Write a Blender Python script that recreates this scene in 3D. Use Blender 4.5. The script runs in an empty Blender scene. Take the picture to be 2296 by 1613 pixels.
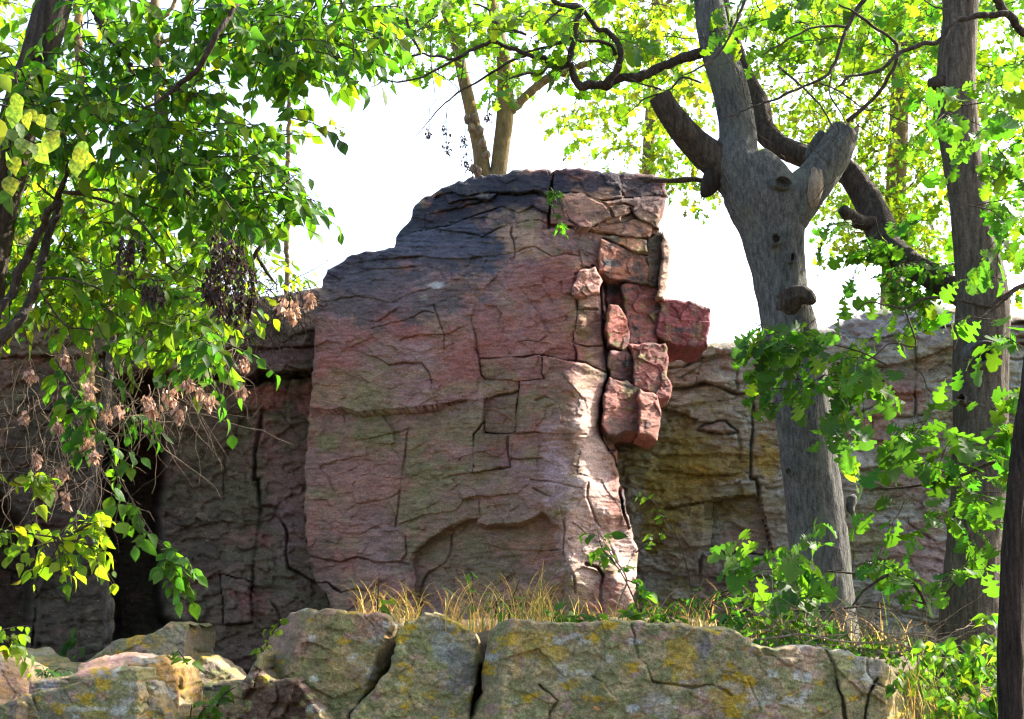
import bpy, math, random
import numpy as np
from mathutils import Matrix, Vector

# ------------------------------------------------------------------ camera, sky, sun, exposure
scene = bpy.context.scene
W, H, FPX = 2296.0, 1613.0, 3533.0            # units used to lay the place out
PITCH, CAMZ = math.radians(10.5), 1.7
cam_d = bpy.data.cameras.new("camera"); cam = bpy.data.objects.new("camera", cam_d)
scene.collection.objects.link(cam)
cam.location = (0, 0, CAMZ); cam.rotation_euler = (math.pi / 2 + PITCH, 0, 0)
cam_d.sensor_width = 36.0; cam_d.lens = FPX / W * 36.0
cam_d.clip_start = 0.05; cam_d.clip_end = 5000
scene.camera = cam

SUN_EL = math.radians(38)
SUN_DIR = Vector((0.84, 0.54, 0)).normalized() * math.cos(SUN_EL) + Vector((0, 0, math.sin(SUN_EL)))
world = bpy.data.worlds.new("World"); scene.world = world; world.use_nodes = True
wn = world.node_tree.nodes; wl = world.node_tree.links
sky = wn.new("ShaderNodeTexSky"); sky.sky_type = 'NISHITA'; sky.sun_disc = False
sky.sun_elevation = SUN_EL; sky.sun_rotation = math.atan2(SUN_DIR.x, SUN_DIR.y)
sky.air_density = 1.0; sky.dust_density = 4.0; sky.ozone_density = 0.6
wn["Background"].inputs[1].default_value = 0.15
wl.new(sky.outputs[0], wn["Background"].inputs[0])
sun_d = bpy.data.lights.new("sun", 'SUN'); sun = bpy.data.objects.new("sun", sun_d)
scene.collection.objects.link(sun)
sun_d.energy = 4.8; sun_d.angle = math.radians(0.6); sun_d.color = (1.0, 0.93, 0.80)
sun.rotation_euler = SUN_DIR.to_track_quat('Z', 'Y').to_euler(); sun.location = (8, 8, 12)
vs = scene.view_settings
vs.view_transform = 'Standard'; vs.look = 'None'; vs.gamma = 1.0; vs.use_curve_mapping = False
vs.exposure = 2.05
scene.cycles.use_denoising = True; scene.cycles.sample_clamp_indirect = 4.0; scene.cycles.pixel_filter_type = 'BLACKMAN_HARRIS'; scene.cycles.filter_width = 1.3
scene.cycles.max_bounces = 8; scene.cycles.transmission_bounces = 6; scene.cycles.diffuse_bounces = 5

# ------------------------------------------------------------------ helpers
CP, SP = math.cos(PITCH), math.sin(PITCH)
def at(px, py, Y):
    px = np.asarray(px, float); py = np.asarray(py, float); Y = np.asarray(Y, float)
    r = (px - W / 2) / FPX; u = (H / 2 - py) / FPX
    t = Y / (CP - u * SP)
    return np.stack([r * t, Y + 0 * px, CAMZ + (SP + u * CP) * t], -1)
K = 1280 / 2294 / (3840 / 2296)
def R(c, r, *pts):                        # points read off an enlarged ninth of the layout
    ox, oy = c * 1280 / 1.67247, r * 899 / 1.67247
    return [(ox + x * K, oy + y * K) for x, y in pts]

_tabs = {}
def _tab(seed):
    if seed not in _tabs: _tabs[seed] = np.random.RandomState(seed + 977).rand(256, 256)
    return _tabs[seed]
def vn(x, y, seed=0):
    t = _tab(seed); xi = np.floor(x).astype(int); yi = np.floor(y).astype(int)
    fx = x - xi; fy = y - yi; fx = fx * fx * fx * (fx * (6 * fx - 15) + 10); fy = fy * fy * fy * (fy * (6 * fy - 15) + 10)
    a = t[yi & 255, xi & 255]; b = t[yi & 255, (xi + 1) & 255]; c = t[(yi + 1) & 255, xi & 255]; d = t[(yi + 1) & 255, (xi + 1) & 255]
    return (a + (b - a) * fx) * (1 - fy) + (c + (d - c) * fx) * fy
def fbm(x, y, seed=0, o=4, g=0.5):
    s = 0; a = 1; n = 0
    for i in range(o):
        s = s + a * vn(x * 2 ** i + 17.3 * i, y * 2 ** i + 5.7 * i, seed + i); n += a; a *= g
    return s / n * 2 - 1
def facet(x, y, seed=0, slope=1.0):
    xi = np.floor(x).astype(int); yi = np.floor(y).astype(int)
    t1, t2, t3, t4, t5 = (_tab(seed + k) for k in (50, 51, 52, 53, 54))
    best = np.full(x.shape, 1e9); val = np.zeros(x.shape)
    for dy in (-1, 0, 1):
        for dx in (-1, 0, 1):
            cx = xi + dx; cy = yi + dy; k = (cy & 255, cx & 255)
            ex = x - cx - t1[k]; ey = y - cy - t2[k]; d = ex * ex + ey * ey
            v = .45 * (t3[k] * 2 - 1) + 1.25 * slope * ((t4[k] * 2 - 1) * ex + (t5[k] * 2 - 1) * ey)
            m = d < best; best = np.where(m, d, best); val = np.where(m, v, val)
    return val
def chips(x, y, seed=0, thr=.68):
    """flaked-off patches with crisp edges: 0 on sound rock, up to 1 where a flake is missing"""
    xi = np.floor(x).astype(int); yi = np.floor(y).astype(int); t1, t2, t3, t4 = (_tab(seed + k) for k in (60, 61, 62, 63))
    best = np.full(x.shape, 1e9); val = np.zeros(x.shape)
    for dy in (-1, 0, 1):
        for dx in (-1, 0, 1):
            cx = xi + dx; cy = yi + dy; k = (cy & 255, cx & 255); ex = x - cx - t1[k]; ey = y - cy - t2[k]; d = np.abs(ex) + np.abs(ey) * 1.1 + .25 * np.maximum(np.abs(ex), np.abs(ey))
            m = d < best; best = np.where(m, d, best); val = np.where(m, np.where(t3[k] > thr, .35 + t4[k] * .65 + (t4[k] - .5) * ey, 0), val)
    return val
def sstep(a, b, x):
    t = np.clip((x - a) / (b - a), 0, 1); return t * t * (3 - 2 * t)

def jitter_line(pts, amp=0.10, step=11, seed=0, closed=False):
    rng = np.random.RandomState(seed); out = []
    n = len(pts); m = n if closed else n - 1
    for i in range(m):
        a = np.array(pts[i], float); b = np.array(pts[(i + 1) % n], float); L = np.hypot(*(b - a)); k = max(1, int(L / step))
        nrm = np.array([-(b - a)[1], (b - a)[0]]) / (L + 1e-6)
        out.append(a)
        for j in range(1, k):
            t = j / k; out.append(a + (b - a) * t + nrm * rng.randn() * min(3.2, amp * min(L, 40)) * 0.6)
    if not closed: out.append(np.array(pts[-1], float))
    return np.array(out)
def seg_dist(px, py, line, closed=False):
    """distance, nearest point, param along the line and signed side"""
    best = np.full(px.shape, 1e9); bx = np.zeros(px.shape); by = np.zeros(px.shape); bt = np.zeros(px.shape); sg = np.zeros(px.shape)
    n = len(line); m = n if closed else n - 1
    for i in range(m):
        ax, ay = line[i]; cx, cy = line[(i + 1) % n]; dx, dy = cx - ax, cy - ay; l2 = dx * dx + dy * dy + 1e-9
        t = np.clip(((px - ax) * dx + (py - ay) * dy) / l2, 0, 1)
        qx = ax + t * dx; qy = ay + t * dy; d = (px - qx) ** 2 + (py - qy) ** 2
        k = d < best
        best = np.where(k, d, best); bx = np.where(k, qx, bx); by = np.where(k, qy, by); bt = np.where(k, (i + t) / m, bt)
        sg = np.where(k, np.sign(dx * (py - ay) - dy * (px - ax)), sg)
    return np.sqrt(best), bx, by, bt, sg
def inside(px, py, poly):
    r = np.zeros(px.shape, bool); n = len(poly); j = n - 1
    for i in range(n):
        xi, yi = poly[i]; xj, yj = poly[j]
        if yi != yj:
            r ^= ((yi > py) != (yj > py)) & (px < (xj - xi) * (py - yi) / (yj - yi) + xi)
        j = i
    return r
def rbf(ctrl):
    c = np.array(ctrl, float); P = c[:, :2] / 300; n = len(c)
    A = np.zeros((n + 3, n + 3)); A[:n, :n] = np.hypot(P[:, None, 0] - P[None, :, 0], P[:, None, 1] - P[None, :, 1])
    A[:n, n] = 1; A[:n, n + 1:] = P; A[n, :n] = 1; A[n + 1:, :n] = P.T
    w = np.linalg.solve(A, np.concatenate([c[:, 2], [0, 0, 0]]))
    def f(x, y):
        x = x / 300; y = y / 300; v = w[n] + w[n + 1] * x + w[n + 2] * y
        for i in range(n): v = v + w[i] * np.hypot(x - P[i, 0], y - P[i, 1])
        return v
    return f

COL = scene.collection
def tag(o, label=None, cat=None, group=None, kind=None):
    if label: o["label"] = label
    if cat: o["category"] = cat
    if group: o["group"] = group
    if kind: o["kind"] = kind
    return o
def empty(name, loc, label=None, cat=None, group=None):
    o = bpy.data.objects.new(name, None); COL.objects.link(o); o.location = Vector([float(v) for v in loc]); o.empty_display_size = 0.2
    return tag(o, label, cat, group)
def put(name, me, parent=None, kind=None):
    o = bpy.data.objects.new(name, me); COL.objects.link(o)
    if parent is not None:
        o.parent = parent
        q = parent; off = Vector((0, 0, 0))
        while q is not None: off += q.location; q = q.parent
        o.location = -off
    if kind: o["kind"] = kind
    return o
def mesh(name, V, F, mat, col=None, smooth=True):
    """F: list of index arrays (each m x k)"""
    me = bpy.data.meshes.new(name); V = np.asarray(V, np.float32)
    if isinstance(F, np.ndarray): F = [F]
    F = [np.asarray(f, np.int32) for f in F if len(f)]
    me.vertices.add(len(V)); me.vertices.foreach_set("co", V.ravel())
    idx = np.concatenate([f.ravel() for f in F]); tot = np.concatenate([np.full(len(f), f.shape[1]) for f in F])
    me.loops.add(len(idx)); me.loops.foreach_set("vertex_index", idx)
    st = np.concatenate([[0], np.cumsum(tot)[:-1]]).astype(np.int32)
    me.polygons.add(len(tot)); me.polygons.foreach_set("loop_start", st)
    me.update(calc_edges=True)
    if smooth: me.polygons.foreach_set("use_smooth", np.ones(len(tot), bool))
    if col is not None:
        c = np.ones((len(V), 4), np.float32); c[:, :3] = col
        me.color_attributes.new("Col", 'FLOAT_COLOR', 'POINT').data.foreach_set("color", c.ravel())
    me.materials.append(mat)
    return me

# ------------------------------------------------------------------ materials
def new_mat(name):
    m = bpy.data.materials.new(name); m.use_nodes = True
    nt = m.node_tree; b = nt.nodes["Principled BSDF"]
    return m, nt, b
def N(nt, t, **kw):
    n = nt.nodes.new(t)
    for k, v in kw.items(): setattr(n, k, v)
    return n
def noise(nt, vec, scale, detail=4, rough=0.55):
    n = N(nt, "ShaderNodeTexNoise"); n.inputs["Scale"].default_value = scale; n.inputs["Detail"].default_value = detail
    n.inputs["Roughness"].default_value = rough; nt.links.new(vec, n.inputs["Vector"]); return n
def ramp(nt, fac, stops):
    r = N(nt, "ShaderNodeValToRGB"); e = r.color_ramp.elements
    while len(e) < len(stops): e.new(0.5)
    for i, (p, c) in enumerate(stops):
        e[i].position = p; e[i].color = (c[0], c[1], c[2], 1) if hasattr(c, "__len__") else (c, c, c, 1)
    nt.links.new(fac, r.inputs[0]); return r
def mixc(nt, fac, a, b, mode='MIX'):
    m = N(nt, "ShaderNodeMix", data_type='RGBA', blend_type=mode)
    for s, v in ((0, fac), (6, a), (7, b)):
        if hasattr(v, "node"): nt.links.new(v, m.inputs[s])
        else: m.inputs[s].default_value = v if s == 0 else (v[0], v[1], v[2], 1)
    return m.outputs[2]
def rock_mat(name, lichen=0.5, bump=0.6, speck=(0.42, 0.43, 0.36), strata=2.2):
    m, nt, b = new_mat(name); L = nt.links
    tc = N(nt, "ShaderNodeTexCoord").outputs["Object"]
    mp = N(nt, "ShaderNodeMapping"); mp.inputs["Scale"].default_value = (1, 1, strata); L.new(tc, mp.inputs[0]); v = mp.outputs[0]
    at_ = N(nt, "ShaderNodeAttribute"); at_.attribute_name = "Col"
    n1 = noise(nt, v, 9, 8, 0.68); n2 = noise(nt, v, 46, 5, 0.7); n3 = noise(nt, tc, 3.1, 5, 0.6); n4 = noise(nt, tc, 130, 3, 0.6)
    c = mixc(nt, 1.0, at_.outputs[0], ramp(nt, n1.outputs[0], [(0.28, 0.62), (0.5, 0.97), (0.72, 1.30)]).outputs[0], 'MULTIPLY')
    c = mixc(nt, 1.0, c, ramp(nt, n2.outputs[0], [(0.28, 0.50), (0.5, 1.0), (0.74, 1.55)]).outputs[0], 'MULTIPLY')
    c = mixc(nt, 1.0, c, ramp(nt, n4.outputs[0], [(0.3, 0.62), (0.7, 1.40)]).outputs[0], 'MULTIPLY')
    # pale crustose lichen rosettes and flecks
    vo = N(nt, "ShaderNodeTexVoronoi"); vo.inputs["Scale"].default_value = 13; L.new(tc, vo.inputs["Vector"])
    wob = N(nt, "ShaderNodeMath", operation='MULTIPLY_ADD'); wob.inputs[1].default_value = 0.35; L.new(n2.outputs[0], wob.inputs[0]); L.new(vo.outputs[0], wob.inputs[2])
    spots = ramp(nt, wob.outputs[0], [(0.24, 1.0), (0.31, 0.0)])
    msk = ramp(nt, n3.outputs[0], [(0.50, 0.0), (0.66, 1.0)])
    f = N(nt, "ShaderNodeMath", operation='MULTIPLY'); L.new(spots.outputs[0], f.inputs[0]); L.new(msk.outputs[0], f.inputs[1])
    f2 = N(nt, "ShaderNodeMath", operation='MULTIPLY'); f2.inputs[1].default_value = lichen; L.new(f.outputs[0], f2.inputs[0])
    c = mixc(nt, f2.outputs[0], c, speck)
    n5 = noise(nt, tc, 75, 4, 0.75); fl = ramp(nt, n5.outputs[0], [(0.63, 0.0), (0.70, 1.0)])
    f3 = N(nt, "ShaderNodeMath", operation='MULTIPLY'); f3.inputs[1].default_value = lichen * 0.7; L.new(fl.outputs[0], f3.inputs[0])
    c = mixc(nt, f3.outputs[0], c, speck)
    L.new(c, b.inputs["Base Color"]); b.inputs["Roughness"].default_value = 0.86; b.inputs["Specular IOR Level"].default_value = 0.25
    bp = N(nt, "ShaderNodeBump"); bp.inputs["Strength"].default_value = bump; bp.inputs["Distance"].default_value = 0.03
    s1 = N(nt, "ShaderNodeMath", operation='MULTIPLY_ADD'); s0 = N(nt, "ShaderNodeMath", operation='MULTIPLY'); s0.inputs[1].default_value = 0.45; L.new(n1.outputs[0], s0.inputs[0]); s1.inputs[1].default_value = 0.45; L.new(n2.outputs[0], s1.inputs[0]); L.new(s0.outputs[0], s1.inputs[2])
    s2 = N(nt, "ShaderNodeMath", operation='MULTIPLY_ADD'); s2.inputs[1].default_value = 0.2; L.new(n4.outputs[0], s2.inputs[0]); L.new(s1.outputs[0], s2.inputs[2])
    L.new(s2.outputs[0], bp.inputs["Height"]); L.new(bp.outputs[0], b.inputs["Normal"])
    return m
def bark_mat(name, dark, light, sc=(34, 34, 5), moss=None, bump=0.9):
    m, nt, b = new_mat(name); L = nt.links
    tc = N(nt, "ShaderNodeTexCoord").outputs["Object"]
    mp = N(nt, "ShaderNodeMapping"); mp.inputs["Scale"].default_value = sc; L.new(tc, mp.inputs[0])
    n1 = noise(nt, mp.outputs[0], 1.0, 6, 0.65); n2 = noise(nt, tc, 3.0, 4); n3 = noise(nt, tc, 60, 4, 0.7)
    c = ramp(nt, n1.outputs[0], [(0.3, dark), (0.52, [(a + d) / 2 for a, d in zip(dark, light)]), (0.7, light)]).outputs[0]
    c = mixc(nt, 1.0, c, ramp(nt, n3.outputs[0], [(0.3, 0.65), (0.7, 1.35)]).outputs[0], 'MULTIPLY')
    if moss: c = mixc(nt, ramp(nt, n2.outputs[0], [(0.52, 0.0), (0.68, 0.7)]).outputs[0], c, moss)
    L.new(c, b.inputs["Base Color"]); b.inputs["Roughness"].default_value = 0.9; b.inputs["Specular IOR Level"].default_value = 0.15
    bp = N(nt, "ShaderNodeBump"); bp.inputs["Strength"].default_value = bump; bp.inputs["Distance"].default_value = 0.05
    L.new(n1.outputs[0], bp.inputs["Height"]); L.new(bp.outputs[0], b.inputs["Normal"])
    return m
def leaf_mat(name, trans=0.55, boost=(2.3, 2.1, 0.6), mot=None):
    m, nt, b = new_mat(name); L = nt.links
    at_ = N(nt, "ShaderNodeAttribute"); at_.attribute_name = "Col"
    tc = N(nt, "ShaderNodeTexCoord").outputs["Object"]; n1 = noise(nt, tc, mot or 30, 4 if mot else 3)
    c = mixc(nt, 1.0, at_.outputs[0], ramp(nt, n1.outputs[0], [(0.38, (.35, .5, .6)), (0.62, (1.25, 1.2, 1.0))] if mot else [(0.3, 0.7), (0.7, 1.25)]).outputs[0], 'MULTIPLY')
    L.new(c, b.inputs["Base Color"]); b.inputs["Roughness"].default_value = 0.55; b.inputs["Specular IOR Level"].default_value = 0.2
    tr = N(nt, "ShaderNodeBsdfTranslucent"); L.new(mixc(nt, 1.0, c, boost, 'MULTIPLY'), tr.inputs[0])
    mx = N(nt, "ShaderNodeMixShader"); mx.inputs[0].default_value = trans; L.new(b.outputs[0], mx.inputs[1]); L.new(tr.outputs[0], mx.inputs[2])
    L.new(mx.outputs[0], nt.nodes["Material Output"].inputs[0])
    return m
M_PILLAR = rock_mat("pink_quartzite", 0.35, 0.7, strata=4.5)
M_CLIFF = rock_mat("weathered_quartzite", 0.55, 0.8, strata=3.0)
M_BOULDER = rock_mat("lichened_quartzite", 0.75, 0.7, (0.36, 0.37, 0.27), 1.2)
M_OAK = bark_mat("oak_bark", (0.038, 0.038, 0.038), (0.165, 0.162, 0.15), (46, 46, 12), moss=(0.15, 0.16, 0.12), bump=.8)
M_DARKBARK = bark_mat("dark_bark", (0.018, 0.014, 0.012), (0.095, 0.072, 0.055))
M_BLACKBARK = bark_mat("black_bark", (0.008, 0.006, 0.005), (0.07, 0.05, 0.038), (60, 60, 5), bump=1.0)
M_GREYBARK = bark_mat("grey_bark", (0.042, 0.033, 0.026), (0.165, 0.135, 0.10), (40, 40, 6), bump=1.0)
M_BACKBARK = bark_mat("backlit_tan_bark", (0.10, 0.075, 0.04), (0.26, 0.19, 0.09), (14, 14, 5), moss=(0.30, 0.19, 0.04))  # yellow-tan tones carry the backlight on the far trunks
M_WOOD = bark_mat("bare_wood", (0.16, 0.10, 0.055), (0.42, 0.34, 0.26), (40, 40, 4))
M_HOLLOW = bark_mat("rotten_wood", (0.01, 0.008, 0.006), (0.05, 0.038, 0.03))
M_TWIG = bark_mat("twig_bark", (0.03, 0.022, 0.016), (0.10, 0.075, 0.055))
M_DRYTWIG = bark_mat("dry_twig", (0.14, 0.10, 0.07), (0.34, 0.26, 0.19))
M_LEAF = leaf_mat("leaf", 0.58, (1.9, 2.05, 0.5))
M_LEAF_BACK = leaf_mat("leaf_thin", 0.62, (2.15, 2.4, 0.5))
M_MOTTLED = leaf_mat("mottled_leaf", 0.5, (1.9, 1.9, 0.5), 5)
M_DRY = leaf_mat("dry_seed", 0.3, (1.2, 1.1, 0.9))
M_GRASS = leaf_mat("grass_blade", 0.5, (1.7, 1.55, 1.1))
# ------------------------------------------------------------------ rock sheets: outline + joints -> blocks with real depth
DEF = dict(a1=.045, a2=.026, a3=.020, a4=.009, f1=(95, 48), f2=(36, 19), bed=0.0, bedp=15.0, blk=.045, rnd=14, rndd=.12)
def rock(name, outline, base, parent, mat, colf, cracks=(), s=4.0, thick=1.5, seed=1, recess=(), offs=(), part="rock_block", single=False, oj=0.10, **kw):
    P = dict(DEF); P.update(kw)
    ol = jitter_line(outline, oj, 10, seed, True)
    x0, y0 = ol.min(0) - 2 * s; x1, y1 = ol.max(0) + 2 * s
    xs = np.arange(x0, x1, s); ys = np.arange(y0, y1, s); X, Y = np.meshgrid(xs, ys); nx, ny = len(xs), len(ys)
    ins = inside(X, Y, ol); od, bx, by, _, _ = seg_dist(X, Y, ol, True)
    GX = np.where(ins, X, bx); GY = np.where(ins, Y, by); od = np.where(ins, od, 0)
    # joints
    D = np.full(X.shape, 1e9); groove = np.zeros(X.shape); lipsum = np.zeros(X.shape)
    for i, c in enumerate(cracks):
        pts = c[0]; w = c[1] if len(c) > 1 else 5; dep = c[2] if len(c) > 2 else .07; lip = c[3] if len(c) > 3 else 0; LL = c[4] if len(c) > 4 else 45
        ln = jitter_line(pts, 0.06, 14, seed * 100 + i)
        reach = max(w * 2.2, LL * 3 if lip else 0, 30)
        bb = ln.min(0) - reach, ln.max(0) + reach
        ja, jb = np.searchsorted(xs, [bb[0][0], bb[1][0]]); ia, ib = np.searchsorted(ys, [bb[0][1], bb[1][1]])
        if jb - ja < 2 or ib - ia < 2: continue
        sl = (slice(ia, ib), slice(ja, jb)); gx, gy = GX[sl], GY[sl]
        d, _, _, t, sg = seg_dist(gx, gy, ln)
        wv = (1.3 + (w - 3) * .5) * (0.45 + 1.1 * vn(gx / 31, gy / 31, seed + 5))
        g = dep * (.46 if dep < .13 else .5) * (sstep(.22, .7, vn(gx / 60, gy / 60, seed + 6)) * 1.2 + (.05 if dep < .13 else .35)) * np.clip(1.25 - d / wv, 0, 1)
        groove[sl] = np.maximum(groove[sl], g)
        D[sl] = np.minimum(D[sl], d)
        if lip:
            tp = np.clip(4 * np.minimum(t, 1 - t), 0, 1) * (.5 + vn(gx / 70, gy / 70, seed + 8))
            lipsum[sl] += abs(lip) * P.get('lip', .55) * (sg * np.sign(lip) > 0) * tp * np.clip(1 - d / (LL * 1.5), 0, 1)
    D = np.minimum(D, 1e4)
    # connected pieces
    lab = -np.ones(X.shape, int); ok = (D > 0.72 * s) & ins
    nlab = 0; sizes = []
    okf = ok.ravel(); labf = lab.ravel()
    for st in np.flatnonzero(okf):
        if labf[st] >= 0: continue
        stack = [st]; labf[st] = nlab; n = 0
        while stack:
            q = stack.pop(); n += 1; r, c = divmod(q, nx)
            if c > 0 and okf[q - 1] and labf[q - 1] < 0: labf[q - 1] = nlab; stack.append(q - 1)
            if c < nx - 1 and okf[q + 1] and labf[q + 1] < 0: labf[q + 1] = nlab; stack.append(q + 1)
            if r > 0 and okf[q - nx] and labf[q - nx] < 0: labf[q - nx] = nlab; stack.append(q - nx)
            if r < ny - 1 and okf[q + nx] and labf[q + nx] < 0: labf[q + nx] = nlab; stack.append(q + nx)
        sizes.append(n); nlab += 1
    lab = labf.reshape(X.shape); sizes = np.array(sizes + [0])
    lab[(lab >= 0) & (sizes[lab] < 45)] = -1
    for _ in range(60):
        if (lab >= 0).all(): break
        new = lab.copy()
        for dy, dx in ((0, 1), (0, -1), (1, 0), (-1, 0)):
            sh = np.roll(lab, (dy, dx), (0, 1)); m = (new < 0) & (sh >= 0); new[m] = sh[m]
        lab = new
    rng = np.random.RandomState(seed); boff = rng.randn(nlab + 1) * P['blk']; btx = rng.randn(nlab + 1) * P['blk'] * .9; bty = rng.randn(nlab + 1) * P['blk'] * .9
    bcol = 1 + rng.randn(nlab + 1, 1) * .09 + rng.randn(nlab + 1, 3) * .025
    for (sx, sy, v) in offs:
        j = int((sx - xs[0]) / s); i = int((sy - ys[0]) / s)
        if 0 <= i < ny and 0 <= j < nx: boff[lab[i, j]] = v
    cx = np.zeros(nlab + 1); cy = np.zeros(nlab + 1); cn = np.bincount(lab.ravel().clip(0), minlength=nlab + 1) + 1
    cx[:nlab + 1] = np.bincount(lab.ravel().clip(0), X.ravel(), nlab + 1) / cn; cy[:nlab + 1] = np.bincount(lab.ravel().clip(0), Y.ravel(), nlab + 1) / cn
    # relief
    wx = GX + 11 * fbm(GX / 60, GY / 60, seed + 11); wy = GY + 7 * fbm(GX / 60, GY / 45, seed + 13)
    h = P['a1'] * facet(wx / P['f1'][0], wy / P['f1'][1], seed) + P['a2'] * facet(wx / P['f2'][0], wy / P['f2'][1], seed + 3)
    h = h + P['a2'] * .45 * facet(wx / P['f2'][0] * 2.1, wy / P['f2'][1] * 2.1, seed + 6)
    h = h + P['a3'] * fbm(GX / 60, GY / 34, seed + 7) + P['a4'] * fbm(GX / 13, GY / 9, seed + 9)
    if P.get('chip'):
        cs = P.get('cs', (46, 24)); h = h + P['chip'] * chips(wx / cs[0], wy / cs[1], seed + 2) + P['chip'] * .5 * chips(wx / 19 + 3, wy / 10, seed + 14, .6)
    if P['bed']:
        ph = (GY + 16 * fbm(GX / 240, GY / 90, seed + 21) + 3 * fbm(GX / 30, GY / 20, seed + 22)) / P['bedp']
        saw = ph - np.floor(ph); saw = np.where(saw < .8, saw / .8, (1 - saw) / .2)
        h = h - P['bed'] * (P['bedmask'](GX, GY) if 'bedmask' in P else 1) * saw * np.clip(.5 + fbm(GX / 120, GY / 60, seed + 25), 0, 1.2)
    stp = sstep(0, 3.5, D)
    off = (boff[lab] + btx[lab] * np.clip((GX - cx[lab]) / 120, -1, 1) + bty[lab] * np.clip((GY - cy[lab]) / 120, -1, 1))
    dep = base(GX, GY) + h * sstep(-9, 4, D) + groove - off - lipsum
    for (poly, rd, rw) in recess:
        pj = jitter_line(poly, .12, 12, seed + 71, True); i_ = inside(GX, GY, pj); d_ = seg_dist(GX, GY, pj, True)[0]
        dep = dep + rd * sstep(0, rw, np.where(i_, d_, 0))
    rr = np.clip(1 - od / P['rnd'], 0, 1); dep = dep + P['rndd'] * rr ** 2.2
    V = at(GX, GY, dep).reshape(-1, 3)
    Ccol = np.clip(colf(GX, GY) * bcol[lab], 0.005, .9).reshape(-1, 3)
    # cells
    I = np.arange(nx * ny).reshape(ny, nx); cell = np.stack([I[:-1, :-1], I[1:, :-1], I[1:, 1:], I[:-1, 1:]], -1).reshape(-1, 4)
    insf = ins.ravel(); use = insf[cell].sum(1) >= 1; cell = cell[use]
    gf = np.stack([GX.ravel(), GY.ravel()], 1)
    a = gf[cell]; area = np.abs((a[:, 0, 0] - a[:, 2, 0]) * (a[:, 1, 1] - a[:, 3, 1]) - (a[:, 1, 0] - a[:, 3, 0]) * (a[:, 0, 1] - a[:, 2, 1]))
    cell = cell[area > 0.02 * s * s]
    labf = lab.ravel(); clab = np.zeros(len(cell), int) if single else labf[cell].max(1)
    def edges(c):
        e = np.concatenate([c[:, [0, 1]], c[:, [1, 2]], c[:, [2, 3]], c[:, [3, 0]]]); k = np.sort(e, 1); key = k[:, 0].astype(np.int64) * nx * ny + k[:, 1]
        u, inv, cnt = np.unique(key, return_inverse=True, return_counts=True); return e[cnt[inv] == 1]
    outer = edges(cell); okeys = set((np.sort(outer, 1)[:, 0].astype(np.int64) * nx * ny + np.sort(outer, 1)[:, 1]).tolist())
    objs = []
    for l in np.unique(clab):
        c = cell[clab == l]
        if len(c) < 3: continue
        be = edges(c); kk = np.sort(be, 1); kk = kk[:, 0].astype(np.int64) * nx * ny + kk[:, 1]; isout = np.array([q in okeys for q in kk.tolist()])
        u, inv = np.unique(c, return_inverse=True); vv = V[u]; cc = Ccol[u]; f4 = inv.reshape(-1, 4)
        cen = vv.mean(0)
        bu, binv = np.unique(be, return_inverse=True); be2 = binv.reshape(-1, 2); m = np.searchsorted(u, bu)
        bo = np.zeros(len(bu), bool); bo[be2[isout].ravel()] = True
        ring1 = vv[m].copy(); t = np.where(bo, thick * (1 / 7) ** 1.6, .10); ring1[:, 1] += t
        ring1[:, [0, 2]] += (cen[[0, 2]] - ring1[:, [0, 2]]) * np.where(bo, 0.0, .04)[:, None]
        ring1[:, [0, 2]] += np.where(bo, .02, 0)[:, None] * np.stack([fbm(vv[m][:, 0] * 5, vv[m][:, 2] * 5, seed), fbm(vv[m][:, 0] * 5, vv[m][:, 2] * 5, seed + 2)], 1)
        n0 = len(vv); VV = [vv, ring1]; CC = [cc, cc[m]]
        q = np.stack([m[be2[:, 1]], m[be2[:, 0]], n0 + be2[:, 0], n0 + be2[:, 1]], 1); FF = [f4, q]
        if bo.any():
            e3 = be2[isout]; prev = n0; NR = 7; bx2 = gf[u[m]]
            for k in range(2, NR + 1):
                ring2 = vv[m].copy(); dd = thick * (k / NR) ** 1.6; ring2[:, 1] += dd
                am = min(.05, .02 + .03 * dd); ring2[:, 0] += am * fbm(vv[m][:, 0] * 6 + dd * 4, vv[m][:, 2] * 6 - dd * 3, seed); ring2[:, 2] += am * fbm(vv[m][:, 0] * 6 - dd * 5, vv[m][:, 2] * 6 + dd * 4, seed + 2)
                n1 = sum(len(q_) for q_ in VV); VV.append(ring2); CC.append(np.clip(colf(bx2[:, 0] + dd * 130, bx2[:, 1] - dd * 90), .005, .9) * .5 + cc[m] * .5)
                FF.append(np.stack([prev + e3[:, 1], prev + e3[:, 0], n1 + e3[:, 0], n1 + e3[:, 1]], 1)); prev = n1
        me = mesh(part, np.concatenate(VV), FF, mat, np.concatenate(CC), False); objs.append(put(part if parent is not None else name, me, parent))
    return objs

def palette(seed, base, alts, patches=(), scale=70, gain=1.22, sharp=1.0):
    """base colour, noise-driven alternates (colour, bias) and stain, lichen, painted light and shade patches (x, y, rx, ry, colour, weight)"""
    def f(x, y):
        c = np.ones(x.shape + (3,)) * np.array(base)
        for i, (a, bias) in enumerate(alts):
            w = sstep(.07 - .25 * sharp, .07 + .25 * sharp, fbm(x / scale / (1 + .3 * i), y / scale * 1.4 / (1 + .3 * i), seed + 31 * i, 5, .6) + bias)[..., None]
            c = c * (1 - w) + np.array(a) * w
        for i, (px, py, rx, ry, a, k) in enumerate(patches):
            d = np.hypot((x - px) / rx, (y - py) / ry) + .85 * fbm(x / 34, y / 24, seed + 300 + i, 5, .68)
            w = k * (1 - sstep(.82 - .28 * sharp, .82 + .28 * sharp, d))[..., None]; c = c * (1 - w) + np.array(a) * w
        c = c * (1 + .30 * fbm(x / 27, y / 13, seed + 401, 4, .6) + .22 * fbm(x / 8, y / 5, seed + 407, 3, .6))[..., None]
        return c * np.array([1.03, .98, .94]) * gain
    return f
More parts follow.
